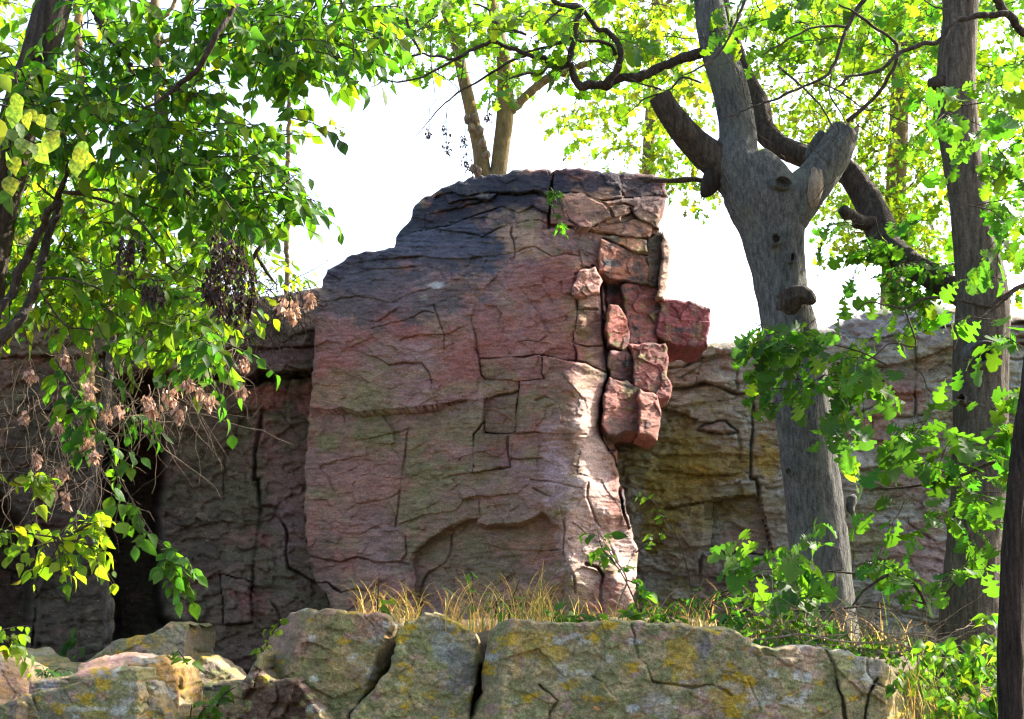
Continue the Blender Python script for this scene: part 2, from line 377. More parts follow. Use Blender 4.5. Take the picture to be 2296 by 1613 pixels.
PINK = (.285, .135, .115); BROWN = (.21, .138, .095); OLIVE = (.18, .15, .078); VARN_SHADE = (.022, .023, .037); RED = (.25, .105, .09)  # blue-black serves rock varnish and painted shade in the neck hollow
SUN_PALE = (.43, .30, .285); YEL = (.27, .185, .018); GREY = (.27, .27, .235); MAUVE = (.23, .135, .125); TAN = (.33, .20, .13); GRN = (.13, .14, .075)

# ------------------------------------------------------------------ ground
def ground_z(X, Y):
    h1 = 1.30 + .55 * sstep(-1.45, -.95, X) - .28 * sstep(1.2, 2.6, X)
    z = h1 * sstep(8.7, 10.3, Y) + .1 * sstep(9.5, 13, Y)
    z = z + (4.45 - 1.45 - .5 * sstep(-1.4, -.9, X)) * sstep(16.0, 16.8, Y)
    return z + .05 * fbm(X * 1.1, Y * 1.1, 5)
def _axis(a, b, st, far):
    v = list(np.arange(a, b + 1e-6, st)); d = st
    while v[-1] < far: d *= 1.35; v.append(v[-1] + d)
    d = st
    while v[0] > -far: d *= 1.35; v.insert(0, v[0] - d)
    return np.array(v)
gx, gy = np.meshgrid(_axis(-11, 11, .22, 900), _axis(-4, 20, .22, 900))
gz = ground_z(gx, gy); I = np.arange(gx.size).reshape(gx.shape)
gm, nt, b = new_mat("soil_and_litter"); tcg = N(nt, "ShaderNodeTexCoord").outputs["Object"]
nn = noise(nt, tcg, 7, 8, .7); nt.links.new(ramp(nt, nn.outputs[0], [(.3, (.035, .025, .015)), (.5, (.09, .065, .035)), (.7, (.16, .115, .06))]).outputs[0], b.inputs["Base Color"])
b.inputs["Roughness"].default_value = .95
bp = N(nt, "ShaderNodeBump"); bp.inputs["Distance"].default_value = .04; nt.links.new(nn.outputs[0], bp.inputs["Height"]); nt.links.new(bp.outputs[0], b.inputs["Normal"])
g = put("ground", mesh("ground", np.stack([gx, gy, gz], -1).reshape(-1, 3), np.stack([I[:-1, :-1], I[:-1, 1:], I[1:, 1:], I[1:, :-1]], -1).reshape(-1, 4), gm)); tag(g, kind="structure")

# ------------------------------------------------------------------ the standing rock pillar with a face-like profile
pil_out = [(735, 605), (760, 592), (790, 571), (850, 562), (884, 556), (888, 532), (897, 518), (920, 494), (930, 461), (946, 446), (1000, 419), (1058, 396), (1130, 391), (1182, 378), (1230, 380), (1239, 386),
  (1248, 380), (1290, 378), (1360, 386), (1440, 390), (1493, 399), (1497, 440), (1491, 480), (1490, 528), (1501, 546), (1498, 575), (1490, 622), (1483, 660), (1480, 700),
  (1480, 760), (1490, 790), (1497, 830), (1495, 862), (1502, 884), (1482, 894), (1474, 942), (1478, 984), (1440, 976), (1414, 972), (1374, 976), (1366, 990), (1384, 1010), (1384, 1050),
  (1402, 1130), (1420, 1200), (1431, 1242), (1428, 1290), (1420, 1335), (1432, 1420), (760, 1420), (735, 1340), (710, 1308), (691, 1240), (682, 1150), (684, 1060), (691, 960), (698, 880), (705, 780), (706, 700), (718, 652)]
pil_out = [(x - 12 if x > 1440 and 470 < y < 970 else x, y - 22 if x > 1360 and 960 < y < 1000 else y) for x, y in pil_out]
def Q(*pts): return [(672.6 + x * .41013, 358.7 + y * .41013) for x, y in pts]
pil_base = rbf([(700, 700, 13.85), (690, 1000, 13.8), (690, 1300, 13.75), (900, 700, 13.5), (900, 1000, 13.4), (950, 1250, 13.3), (1100, 800, 13.3), (1150, 600, 13.3), (1150, 1000, 13.2), (1150, 1300, 13.12),
  (1220, 600, 13.15), (1240, 800, 13.1), (1240, 1000, 13.06), (1235, 1250, 13.02), (1290, 600, 13.12), (1305, 720, 13.08), (1288, 870, 13.0), (1303, 960, 13.0), (1318, 1080, 12.99), (1275, 1180, 12.97), (1275, 1290, 12.95), (1340, 620, 13.3), (1338, 720, 13.30), (1330, 870, 13.28), (1338, 960, 13.35),
  (1346, 1060, 13.38), (1326, 1180, 13.20), (1338, 1290, 13.16), (1366, 1150, 13.18), (1400, 1180, 13.42), (1380, 1300, 13.10), (1425, 1260, 13.50), (1370, 600, 13.42), (1370, 900, 13.46), (1420, 750, 13.56), (1490, 600, 13.75), (1470, 900, 13.72), (1440, 970, 13.62),
  (1580, 730, 13.98), (1500, 730, 13.78), (750, 600, 14.05), (900, 560, 13.8), (930, 460, 14.05), (1060, 400, 13.95), (1180, 380, 13.75), (1240, 400, 13.65), (1300, 385, 13.55), (1490, 400, 13.8), (1000, 500, 13.75), (1200, 500, 13.35), (1350, 470, 13.45), (1480, 490, 13.74), (1380, 1410, 13.1), (1000, 1410, 13.1), (740, 1400, 13.6)])
pil_cr = [
 (R(1,0,(1425,1140),(1415,1230),(1410,1330),(1400,1430),(1395,1530)),7,.28), (R(1,0,(640,1330),(740,1290),(850,1320),(930,1300),(1050,1300),(1180,1310),(1300,1290),(1410,1330)),7,.12,-.10,30),
 (R(1,0,(690,1290),(720,1370),(790,1345),(870,1335),(1000,1350),(1050,1300)),5,.08,-.05), (R(1,0,(560,1450),(680,1420),(800,1400),(960,1350),(1000,1350)),5,.08,-.04), (R(1,0,(480,1540),(565,1535),(700,1530),(850,1470),(960,1430),(1080,1390),(1190,1430),(1290,1390),(1400,1440)),5,.08,-.05),
 (R(1,0,(560,1450),(565,1535)),5,.08),
 (R(1,0,(1410,1330),(1480,1310),(1560,1300),(1640,1310),(1720,1350),(1850,1340),(1980,1330),(2100,1320),(2215,1330)),6,.10,-.07,26), (R(1,0,(1850,1140),(1880,1240),(1890,1335)),4,.05),
 (R(1,0,(1490,1310),(1490,1400),(1530,1480),(1600,1525),(1680,1525),(1760,1490),(1830,1470),(1810,1420),(1770,1370),(1715,1350)),6,.12,.05,20), (R(1,0,(1800,1380),(1900,1370),(1960,1390),(1940,1440),(1835,1470)),5,.08),
 (R(1,0,(1940,1400),(1960,1440),(2000,1480),(2080,1520),(2140,1540),(2200,1545)),6,.10,-.05), (R(1,0,(1400,1520),(1530,1525),(1620,1550),(1760,1570),(1900,1600),(2000,1590),(2060,1613)),8,.2,-.06,22),
 (R(1,0,(940,1600),(1080,1530),(1200,1500),(1330,1480),(1400,1520)),5,.07,.05), (R(1,0,(1150,1520),(1140,1580),(1160,1613))+R(1,1,(1160,0),(1170,80),(1155,170),(1150,270),(1170,330)),6,.12,-.05,25),
 (R(1,0,(370,1613),(500,1560),(620,1540),(800,1560),(1000,1600)),4,.05,-.04), (R(1,1,(0,190),(120,150),(300,130),(520,110),(700,130),(900,120),(1150,90)),4,.06,-.06,30), (R(1,1,(0,260),(200,200),(420,190),(640,170)),4,.05,-.04,25),
 (R(1,1,(1170,90),(1240,60),(1300,50),(1350,80),(1420,120),(1500,100),(1600,110)),5,.06,.04,20),
 (R(1,1,(870,300),(900,260),(910,330),(960,330),(1030,260),(1080,190)),5,.08,-.04,25), (R(1,1,(910,330),(890,470),(870,540),(900,640),(905,740),(930,830),(940,910),(970,940)),6,.09,.05,35),
 (R(1,1,(1080,320),(1110,345),(1170,330)),4,.06), (R(1,1,(320,845),(420,830),(540,830),(590,890),(610,960),(605,1010),(650,1105)),5,.09,-.05,35), (R(1,1,(-260,1140),(-100,1150),(0,1130),(100,1160),(180,1150),(300,1140),(420,1130),(540,1120),(650,1105),(780,1090),(900,1080),(1000,1060),(1100,1040),(1195,1020)),5,.10,-.05,30),
 (R(1,1,(970,940),(1060,940),(1170,950),(1300,945),(1370,940)),4,.06,-.02), (R(1,1,(920,800),(1000,800),(1100,795),(1180,790),(1350,780),(1350,900),(1370,940)),5,.09,-.04,25), (R(1,1,(1350,780),(1450,800),(1560,820),(1640,830),(1690,860),(1790,900)),6,.10,.04,20),
 (R(1,1,(1200,945),(1195,1060),(1180,1180),(1170,1305)),5,.09), (R(1,1,(960,1060),(955,1180),(960,1300)),4,.06), (R(1,1,(960,1300),(1080,1310),(1200,1305),(1350,1300),(1500,1305),(1640,1310)),5,.09,-.04,25),
 (R(1,1,(955,1230),(890,1310),(885,1420),(890,1530),(870,1613)),6,.10,.03), (R(1,1,(1125,1305),(1120,1420),(1135,1530)),6,.10,-.02), (R(1,1,(680,1613),(740,1590),(860,1570),(960,1550),(1135,1530),(1140,1470),(1200,1480),(1350,1470)),5,.08,-.04,30),
 (R(1,1,(1690,180),(1730,220),(1740,300),(1745,450),(1760,560),(1770,680),(1790,750),(1800,900),(1770,1020),(1740,1130),(1730,1250),(1750,1345)),8,.30), (R(1,1,(1750,1345),(1790,1420),(1830,1470),(1870,1613))+R(1,2,(1870,100),(1900,240),(1930,330)),9,.30),
 (R(1,1,(1480,290),(1490,360),(1560,370),(1620,370),(1740,380)),5,.09,-.04,20), (R(1,1,(1560,370),(1570,230),(1650,190),(1730,220)),5,.08), (R(1,1,(1590,370),(1580,540),(1560,700),(1580,820)),5,.10), (R(1,1,(1585,480),(1690,470),(1745,470)),5,.08), (R(1,1,(1560,700),(1650,720),(1780,700)),5,.1,-.05,20),
 (R(1,1,(1310,1080),(1370,1060),(1420,1080),(1460,1130),(1480,1200),(1470,1240),(1510,1260)),5,.07,.07,26), (R(1,1,(200,600),(330,560),(430,540),(560,480),(640,500)),4,.05,-.05), (R(1,1,(620,440),(640,500),(690,640),(690,740)),4,.06,.03), (R(1,1,(400,680),(520,640),(690,640),(870,560)),4,.05,-.05),
 (R(1,1,(930,430),(1040,450),(1080,500),(1060,560)),4,.06,-.05), (R(1,1,(1220,420),(1290,440),(1330,520),(1400,640),(1480,690)),5,.06,.08,28), (R(1,1,(1180,690),(1260,680),(1330,690),(1400,640)),4,.06,.06,22),
 (R(1,1,(0,1330),(160,1340),(300,1310),(460,1260),(600,1260)),4,.05,-.04), (R(1,1,(160,1340),(170,1450),(200,1560)),4,.05,.02), (R(1,1,(450,1280),(430,1450),(410,1613))+R(1,2,(400,0),(390,90),(375,250),(365,320)),5,.08,.03), (R(1,1,(300,1440),(260,1500),(290,1560)),4,.05),
 (R(1,2,(750,0),(790,60),(800,120),(830,140),(930,125),(935,240)),4,.07,-.03), (R(1,2,(935,240),(930,290),(980,310),(1050,300),(1150,300),(1260,270),(1330,240),(1350,200)),6,.10,-.06,18), (R(1,2,(935,240),(850,260),(750,310),(660,360),(580,400),(520,450),(480,510),(470,580),(490,680)),7,.06,.02,18),
 (R(1,2,(1290,60),(1380,110),(1440,130),(1470,200),(1490,290)),5,.09,.04,25), (R(1,2,(1270,0),(1400,15),(1520,40),(1620,60)),4,.06), (R(1,2,(1350,200),(1360,280),(1340,360)),4,.07), (R(1,2,(740,380),(740,480),(700,560),(580,640),(540,720),(530,860),(520,960)),6,.10,.03),
 (R(1,2,(860,400),(950,430),(1100,470),(1400,480),(1490,470)),5,.08,-.05,25), (R(1,2,(0,150),(120,160),(260,140),(390,90)),4,.06,-.03), (R(1,2,(430,380),(440,500),(400,560)),5,.07,.04), (R(1,2,(-200,520),(0,560),(110,520),(230,560),(400,560),(470,580)),5,.09,-.06,28),
 (R(1,2,(1500,100),(1495,290),(1490,480),(1510,560),(1560,650),(1570,760)),5,.08), (R(1,2,(1660,20),(1650,120),(1690,220),(1740,330),(1800,440),(1850,560)),6,.10,.05,20), (R(1,2,(1650,570),(1720,590),(1760,650),(1740,760),(1750,900)),9,.20), (R(1,2,(-120,280),(0,360),(120,370),(260,300),(360,320)),4,.05,-.03),
 (R(0,2,(2060,640),(2120,700),(2200,690),(2294,760)),6,.15,-.08,25), (R(1,2,(0,760),(120,740),(250,800),(520,860)),5,.08,-.06),
 (R(1,1,(-120,760),(60,740),(230,790),(320,845)),4,.05,-.03), (R(1,1,(90,500),(80,640),(90,740)),4,.04), (R(1,1,(-140,430),(100,380),(320,420),(600,330)),4,.04,-.04), (R(1,2,(900,900),(1050,860),(1250,840),(1500,850)),5,.08,-.04), (R(1,2,(1180,480),(1150,700),(1170,860)),5,.06),
]
arch = R(1,2,(935,240),(850,260),(750,310),(660,360),(580,400),(520,450),(480,510),(470,580),(490,680),(500,980),(1500,980),(1560,640),(1490,480),(1490,330),(1350,210),(1260,270),(1150,300),(1050,300),(980,310),(930,290))
pil_col = palette(3, BROWN, [(PINK, .0), (MAUVE, .08), (OLIVE, -.14), ((.25, .105, .09), -.17)], [
  (930, 500, 260, 90, VARN_SHADE, .95), (1120, 420, 230, 60, VARN_SHADE, .95), (1360, 425, 160, 50, VARN_SHADE, .9), (800, 600, 130, 50, VARN_SHADE, .95), (1010, 560, 190, 70, (.052, .060, .080), .92), (860, 660, 230, 80, (.075, .070, .076), .8), (1330, 560, 60, 40, (.08, .085, .085), .6),
  (1170, 545, 60, 40, (.28, .19, .13), .8), (1330, 455, 55, 32, (.36, .20, .14), .95), (1400, 520, 60, 22, (.24, .13, .10), .8), (1440, 470, 60, 40, (.17, .11, .10), .7), (1410, 600, 60, 36, (.30, .14, .10), .85), (1368, 660, 24, 90, (.03, .034, .05), .95), (1362, 880, 12, 110, (.035, .037, .045), .9), (1180, 640, 50, 60, RED, .6), (1210, 720, 60, 70, (.28, .13, .115), .6), (1425, 740, 75, 130, (.185, .062, .064), .95), (1430, 920, 70, 90, (.225, .085, .078), .95), (1440, 640, 40, 24, (.23, .12, .085), .7), (1400, 850, 26, 50, (.13, .075, .085), .8), (1475, 830, 22, 60, (.09, .05, .06), .7), (1465, 960, 20, 30, (.24, .15, .12), .6),  # two narrow blue-black patches paint shade into the recess beside the profile
  (1530, 730, 80, 70, (.165, .058, .062), 1), (1245, 1010, 34, 90, (.33, .21, .22), .8), (1250, 1080, 30, 70, (.34, .23, .25), .8), (1310, 960, 34, 130, SUN_PALE, .85), (1325, 1100, 50, 150, SUN_PALE, .9), (1300, 1220, 60, 110, SUN_PALE, .8), (1400, 1240, 40, 120, SUN_PALE, .9), (1400, 1110, 16, 70, VARN_SHADE, .8),  # pale patches paint the sunlit strip; last dark patch paints shade in the hollow
  (1340, 700, 22, 160, (.30, .17, .16), .7), (1060, 960, 150, 50, OLIVE, .6), (800, 1080, 110, 80, PINK, .5), (780, 880, 90, 60, OLIVE, .6), (1080, 1150, 160, 60, (.2, .13, .10), .6), (1050, 1260, 150, 90, (.15, .12, .075), .7), (720, 1260, 50, 80, (.11, .085, .07), .5), (975, 640, 26, 7, (.34, .36, .33), .8), (950, 668, 10, 10, GREY, .3), (950, 800, 30, 40, (.28, .2, .19), .4)], 66, 1.0, 1.2)
pillar = empty("rock_pillar", at(1060, 1400, 13.9), "tall standing pillar of pink quartzite with a protruding nose-like block", "rock pillar")
rock("rock_pillar", pil_out, pil_base, pillar, M_PILLAR, pil_col, pil_cr, s=1.95, thick=2.4, seed=4, recess=[(arch, .15, 12), (R(1,1,(1715,250),(1790,290),(1800,480),(1785,700),(1815,900),(1785,1020),(1770,1300),(1735,1320),(1735,1120),(1775,900),(1755,700),(1745,450)), .14, 5), (Q((1650,470),(1650,560),(1640,640),(1665,800),(1680,1000),(1690,1200),(1655,1400),(1665,1600),(2150,1600),(2150,420),(1760,400)), .17, 6)], bed=.006, bedp=11, bedmask=lambda x, y: 1 + 2.5 * np.exp(-((x - 900) / 260) ** 2 - ((y - 570) / 110) ** 2), chip=.014, a1=.024, a2=.011, a3=.007, a4=.006, f1=(110, 70), f2=(42, 26), rnd=6, rndd=.04, oj=.13,
     offs=[(1330, 455, .07), (1530, 730, .10), (1420, 930, .10), (1470, 930, .07), (1388, 720, .10), (1430, 710, .02), (1440, 870, .06), (1390, 890, .01), (1410, 600, .10), (1400, 520, .05), (1470, 600, -.02), (1450, 460, .02), (1180, 900, .05), (1060, 860, .03), (1150, 850, .05)], blk=.042)

# separate blocks of the profile, each bounded by open joints
def profile_block(pts, dy, tx, ty, col, seed, thick=.45, alt=None):
    c = np.array(Q(*pts)); cx, cy = c.mean(0); c = c + np.sign(c - [cx, cy]) * np.minimum(np.abs(c - [cx, cy]) * .12, 3.4); o = [tuple(q) for q in c]; dy = dy - .17 if dy > .15 else dy
    A = np.column_stack([c - [cx, cy], np.ones(len(c))]); w, *_ = np.linalg.lstsq(A, pil_base(c[:, 0], c[:, 1]), rcond=None)
    bs = lambda x, y: w[0] * (x - cx) + w[1] * (y - cy) + w[2] - dy + tx * (x - cx) / 100 + ty * (y - cy) / 100
    cf = palette(seed, col, [((.13, .085, .08), -.12), (OLIVE, -.26), (tuple(min(1, 1.4 * v) for v in col), -.18), ((.05, .05, .058), -.34)], [], 24, 1.12, .8)
    rock("rock_pillar", o, bs, pillar, M_PILLAR, cf, s=1.9, thick=thick, seed=seed, single=True, a1=.022, a2=.009, a3=.003, a4=.005, f1=(48, 42), f2=(22, 17), chip=.010, cs=(22, 16), rnd=4, rndd=.025, oj=.10)
RD = (.185, .072, .070); RB = (.21, .092, .080); TN = (.26, .135, .095); MV = (.16, .085, .09)
for i, (pts, dy, tx, ty, col) in enumerate([
  (((1437,198),(1540,186),(1600,212),(1650,240),(1700,252),(1780,262),(1745,330),(1640,352),(1560,372),(1500,355),(1456,310),(1442,250)), .07, .0, .03, (.30, .165, .12)),
  (((1600,376),(1700,352),(1860,336),(1925,352),(1900,420),(1760,412),(1650,392)), .06, .0, -.10, TN), (((1665,425),(1780,418),(1888,442),(1894,500),(1820,497),(1740,462)), .12, .0, -.15, (.29, .15, .09)),
  (((1652,440),(1720,466),(1820,512),(1893,532),(1904,600),(1897,672),(1800,662),(1700,642),(1642,602),(1640,520)), .26, .05, .05, (.27, .125, .09)), (((1906,440),(1972,400),(1977,520),(1962,622),(1947,690),(1906,672),(1902,532)), .20, .10, .0, (.10, .085, .075)),
  (((1982,392),(2006,440),(2026,500),(2012,600),(1992,762),(1958,742),(1972,622),(1984,520)), .10, .25, .0, (.34, .24, .2)), (((1762,694),(1850,684),(1947,696),(1956,762),(1962,860),(1942,950),(1936,1002),(1872,1008),(1806,1000),(1797,900),(1776,800)), .26, .04, .0, RD),  # first block is the lit sliver, sunlight put into its pale colour
  (((1698,798),(1738,802),(1772,852),(1794,932),(1786,1042),(1756,1036),(1690,1002),(1680,900)), .33, .20, .06, (.235, .085, .075)), (((1700,1054),(1790,1052),(1828,1110),(1822,1212),(1770,1202),(1702,1182),(1690,1100)), .24, .05, .10, MV),
  (((1802,1014),(1936,1008),(1992,1012),(2007,1110),(1997,1180),(2027,1232),(2012,1290),(1962,1310),(1902,1252),(1832,1230),(1834,1110)), .29, .08, .04, RD), (((1700,1196),(1828,1236),(1858,1262),(1858,1352),(1850,1486),(1800,1478),(1690,1494),(1660,1440),(1672,1290)), .34, .10, -.02, RB),
  (((1864,1258),(1950,1296),(1968,1400),(1947,1530),(1856,1490)), .32, .22, .0, (.25, .115, .095)), (((1974,766),(2060,771),(2170,796),(2236,820),(2231,920),(2221,1006),(2160,1018),(2060,1002),(2000,985),(1958,962),(1968,860)), .22, .02, .0, (.165, .052, .058)),
  (((1500,682),(1530,612),(1610,592),(1634,642),(1630,720),(1560,744),(1496,732)), .06, .0, .06, (.31, .17, .15)), (((1520,832),(1590,816),(1610,852),(1602,962),(1570,1002),(1510,992),(1506,902)), .07, .1, .04, (.31, .15, .14)), (((1524,750),(1600,742),(1628,760),(1612,806),(1530,822)), .04, .05, .0, (.28, .14, .135))]):
    profile_block(pts, dy, tx, ty, col, 700 + i, .75 if i in (9, 10, 11, 12) else .4)

# ------------------------------------------------------------------ cliffs behind
cl_out = [(1330, 800), (1420, 792), (1500, 785), (1560, 774), (1600, 769), (1680, 765), (1722, 760), (1830, 741), (1862, 731), (1900, 713), (1960, 696), (2060, 688), (2140, 690), (2210, 702), (2300, 712), (2450, 700), (2700, 690), (2900, 720), (2900, 1500), (1330, 1500)]
cl_base = rbf([(1330, 800, 15.4), (1330, 1480, 15.1), (1600, 780, 15.2), (1600, 1000, 15.0), (1600, 1450, 14.8), (1900, 720, 15.2), (1900, 900, 14.9), (1950, 1200, 14.7), (1950, 1450, 14.5), (2200, 700, 15.1), (2200, 900, 14.7), (2250, 1400, 14.3), (2850, 720, 14.9), (2850, 1450, 14.2)])
cl_cr = [
 (R(2,1,(-200,880),(0,860),(100,800),(200,780),(340,770),(560,780)),7,.14,-.08,22), (R(2,1,(-200,1010),(0,1000),(150,960),(280,1000),(370,1040),(600,1030),(700,1010)),9,.22,-.10,25), (R(2,1,(260,690),(262,770),(255,860)),4,.05), (R(2,1,(490,880),(475,1000),(470,1300),(460,1450),(455,1613))+R(2,2,(490,0),(520,150),(550,280),(575,380),(600,520)),7,.20),
 (R(2,1,(90,1280),(150,1240),(280,1220),(370,1290),(280,1310),(160,1290),(90,1280)),6,.12), (R(2,1,(370,1290),(390,1400),(380,1480)),7,.10), (R(2,2,(-120,200),(0,180),(150,150),(300,115),(480,110),(520,150)),6,.14,-.06,25), (R(2,2,(110,700),(130,480),(150,280),(155,150)),6,.14), (R(2,2,(130,480),(240,525),(390,490),(600,520)),7,.18,-.08,25), (R(2,2,(545,270),(700,265),(1100,250)),6,.12,-.06),
 (R(2,1,(1000,640),(1040,660),(1290,670),(1400,640),(1550,640),(1800,580),(2294,560)),7,.14,-.10,30), (R(2,1,(1050,870),(1250,860),(1450,840),(1600,800),(1800,720),(2294,700)),5,.10,-.05), (R(2,1,(1130,1000),(1330,930),(1500,880),(1650,890),(1800,830),(2294,800)),6,.12,.06,30), (R(2,1,(1570,640),(1575,800),(1560,950),(1560,1170)),6,.14),
 (R(2,1,(1130,1200),(1280,1130),(1370,1000),(1330,930)),6,.12,.05), (R(2,1,(1280,1200),(1350,1190),(1380,1110),(1540,1080)),6,.12), (R(2,1,(1260,1310),(1270,1200),(1350,1190),(1540,1190),(1800,1150)),6,.12,-.05), (R(2,1,(1030,1330),(1200,1340),(1400,1360),(1800,1340)),5,.10,-.06), (R(2,1,(1050,1550),(1300,1530),(1500,1500),(1800,1540)),5,.10,-.06),
 (R(2,1,(-200,1130),(0,1120),(150,1090),(300,1080),(470,1050)),4,.07,-.05), (R(2,1,(-200,1450),(0,1450),(200,1440),(460,1450)),5,.09,-.06), (R(2,1,(-200,1560),(0,1570),(200,1590),(460,1570)),5,.08,-.05), (R(2,1,(100,790),(110,880),(90,960)),4,.07), (R(2,1,(360,850),(370,1040)),6,.12),
 (R(2,2,(560,60),(700,50),(1100,80),(1500,60)),5,.10,-.05), (R(2,2,(0,680),(120,700),(400,640),(800,690),(1200,640),(1700,700)),5,.10,-.05), (R(2,2,(700,800),(690,500)),5,.10), (R(2,2,(1150,100),(1160,350),(1140,640)),5,.08), (R(2,2,(1500,0),(1520,300),(1700,420)),5,.08), (R(2,1,(1120,500),(1200,600),(1290,670)),5,.09), (R(2,1,(1840,480),(1900,700),(1880,900)),5,.1), (R(2,2,(1200,950),(1500,900),(1800,960)),5,.1,-.05),
]
for i in range(16): cl_cr.append(([(2300 + (i % 4) * 150 - 60, 760 + (i // 4) * 170), (2370 + (i % 4) * 150, 750 + (i // 4) * 170), (2440 + (i % 4) * 150, 770 + (i // 4) * 170)], 6, .12, -.06))
cl_col = palette(23, (.195, .17, .12), [((.205, .165, .12), -.1), ((.18, .172, .09), .04), ((.25, .245, .20), .04), (MAUVE, -.42)], [
  (1620, 810, 260, 50, (.20, .19, .165), .6), (2000, 730, 200, 60, (.26, .25, .26), .8), (1590, 955, 46, 14, (.25, .23, .19), .8), (1600, 1040, 130, 50, (.17, .125, .03), .85), (1520, 1080, 90, 60, YEL, .6), (1480, 1160, 60, 90, (.17, .135, .02), .85), (1590, 1140, 110, 50, (.17, .14, .05), .8), (1720, 1030, 30, 60, YEL, .6),
  (2010, 900, 60, 40, (.28, .13, .10), .7), (1960, 960, 60, 40, (.26, .12, .10), .6), (1990, 850, 90, 40, (.17, .10, .105), .5), (2080, 1100, 90, 60, (.2, .14, .115), .6), (1650, 1220, 50, 40, (.26, .15, .12), .5), (2100, 1250, 110, 90, (.30, .17, .16), .6), (1620, 1290, 120, 50, (.12, .08, .07), .6), (1500, 1040, 110, 90, (.18, .15, .03), .7)], 60, 1.0, .8)
cliff_r = empty("cliff", at(1900, 1440, 15.2), "low bedded cliff with yellow lichen behind the two oak trunks", "cliff", "quartzite cliffs behind the pillar")
rock("cliff", cl_out, cl_base, cliff_r, M_CLIFF, cl_col, cl_cr, s=3.0, thick=2.4, seed=9, bed=.016, bedp=19, chip=.036, cs=(95, 21), a1=.045, a2=.02, a3=.008, f1=(110, 40), f2=(44, 18), blk=.07, lip=.7)

ll_out = [(-620, 720), (-300, 705), (0, 692), (200, 688), (430, 682), (560, 668), (640, 660), (716, 645), (790, 640), (800, 1510), (-620, 1510)]
ll_base = rbf([(-600, 720, 14.2), (-600, 1480, 13.6), (0, 700, 14.6), (0, 1000, 14.5), (0, 1450, 14.2), (300, 700, 14.6), (300, 820, 14.2), (500, 700, 14.7), (500, 780, 14.35), (480, 900, 14.5), (500, 1100, 14.35), (480, 1400, 14.0), (650, 700, 14.65), (690, 760, 14.5), (690, 900, 14.6), (640, 1100, 14.3), (640, 1350, 13.85), (790, 660, 14.9), (790, 1450, 14.0)])
ll_cr = [
 (R(0,1,(900,760),(1200,720),(1400,740),(1650,740),(1800,735),(2110,720),(2294,700)),7,.16,-.10,25), (R(0,1,(800,920),(1000,880),(1300,900),(1650,950),(1750,880),(1900,910),(2110,880),(2294,860)),9,.25,-.22,30), (R(0,1,(1900,700),(1980,640),(2120,610),(2294,600)),6,.12,-.08,25), (R(0,1,(1770,1140),(1740,1300),(1710,1450),(1710,1613))+R(0,2,(1740,0),(1750,300),(1700,600),(1690,720)),9,.24),
 (R(0,1,(1380,1240),(1545,1180),(1650,1160),(1790,1140),(1840,1130),(1850,1000),(1830,940)),6,.12,-.05), (R(0,1,(1610,1180),(1590,1310),(1520,1450),(1500,1613)),5,.10), (R(0,1,(1850,1130),(1930,1210),(2060,1170),(2294,1150)),5,.10,-.04), (R(0,1,(1950,940),(1920,1060),(1930,1210)),5,.10),
 (R(0,2,(1770,180),(1860,190),(1930,350),(1920,500),(1940,600),(2060,660),(2120,700)),7,.18), (R(0,2,(1500,0),(1510,200),(1600,470),(1680,490)),5,.09), (R(0,2,(1130,300),(1300,330),(1500,280),(1720,300)),5,.09,-.05), (R(0,2,(1100,680),(1300,700),(1500,640),(1690,700)),5,.10,-.05), (R(0,2,(1690,700),(1860,870),(1900,1000)),6,.12), (R(0,2,(1300,960),(1500,980),(1700,960)),5,.1,-.04), (R(0,2,(1500,980),(1510,850),(1480,640)),5,.08), (R(0,2,(1690,960),(1680,720)),5,.1),
 (R(0,1,(1000,1613),(1100,1450),(1330,1280)),6,.12), (R(0,2,(220,300),(260,600),(240,900),(210,1200)),8,.2), (R(0,2,(0,600),(140,640),(260,600),(500,500)),6,.12,-.08), (R(0,1,(0,1200),(300,1150),(700,1180),(1000,1150)),6,.14,-.10), (R(0,1,(0,800),(300,780),(600,800),(900,760)),6,.14,-.10), (R(0,1,(700,760),(730,1100),(690,1500)),6,.14),
]
ll_rec = [(R(0,2,(640,-300),(900,-420),(1120,-320),(1150,0),(1115,200),(1110,640),(1150,900),(1240,1000),(1240,1300),(740,1300),(700,700),(620,500),(660,200)), 1.3, 34), (R(0,2,(-900,0),(0,60),(170,250),(260,560),(240,900),(190,1300),(-900,1300)), 1.2, 30), (R(0,1,(760,930),(1000,870),(1120,900),(1080,1080),(900,1300),(760,1200)), .8, 30), (R(0,1,(1650,960),(1760,890),(1900,915),(2200,890),(2200,935),(1950,945),(1830,960),(1660,1010)), .5, 12)]
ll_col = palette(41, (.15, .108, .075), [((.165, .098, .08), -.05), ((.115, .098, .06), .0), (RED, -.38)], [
  (600, 890, 50, 30, (.30, .125, .10), .9), (690, 895, 30, 40, (.26, .11, .10), .8), (690, 720, 24, 20, (.34, .19, .12), .8), (600, 980, 36, 60, (.26, .13, .115), .7), (655, 1080, 60, 110, (.24, .135, .125), .6), (640, 790, 80, 30, (.16, .085, .09), .7), (500, 1150, 120, 150, (.115, .095, .065), .6), (330, 1050, 60, 60, (.15, .07, .07), .6), (645, 1180, 40, 90, (.24, .15, .155), .5), (150, 1200, 330, 380, (.06, .045, .034), .75)], 70, .82)  # last patch, broad and dark, puts the far-left shade into the colour
cliff_l = empty("cliff", at(450, 1450, 14.9), "shaded red cliff with dark recesses left of the pillar", "cliff", "quartzite cliffs behind the pillar")
rock("cliff", ll_out, ll_base, cliff_l, M_CLIFF, ll_col, ll_cr, s=3.2, thick=2.2, seed=15, recess=ll_rec, bed=.006, bedp=20, chip=.04, a1=.04, a2=.018, a3=.01, f1=(90, 80), f2=(36, 30), blk=.06, lip=.7)
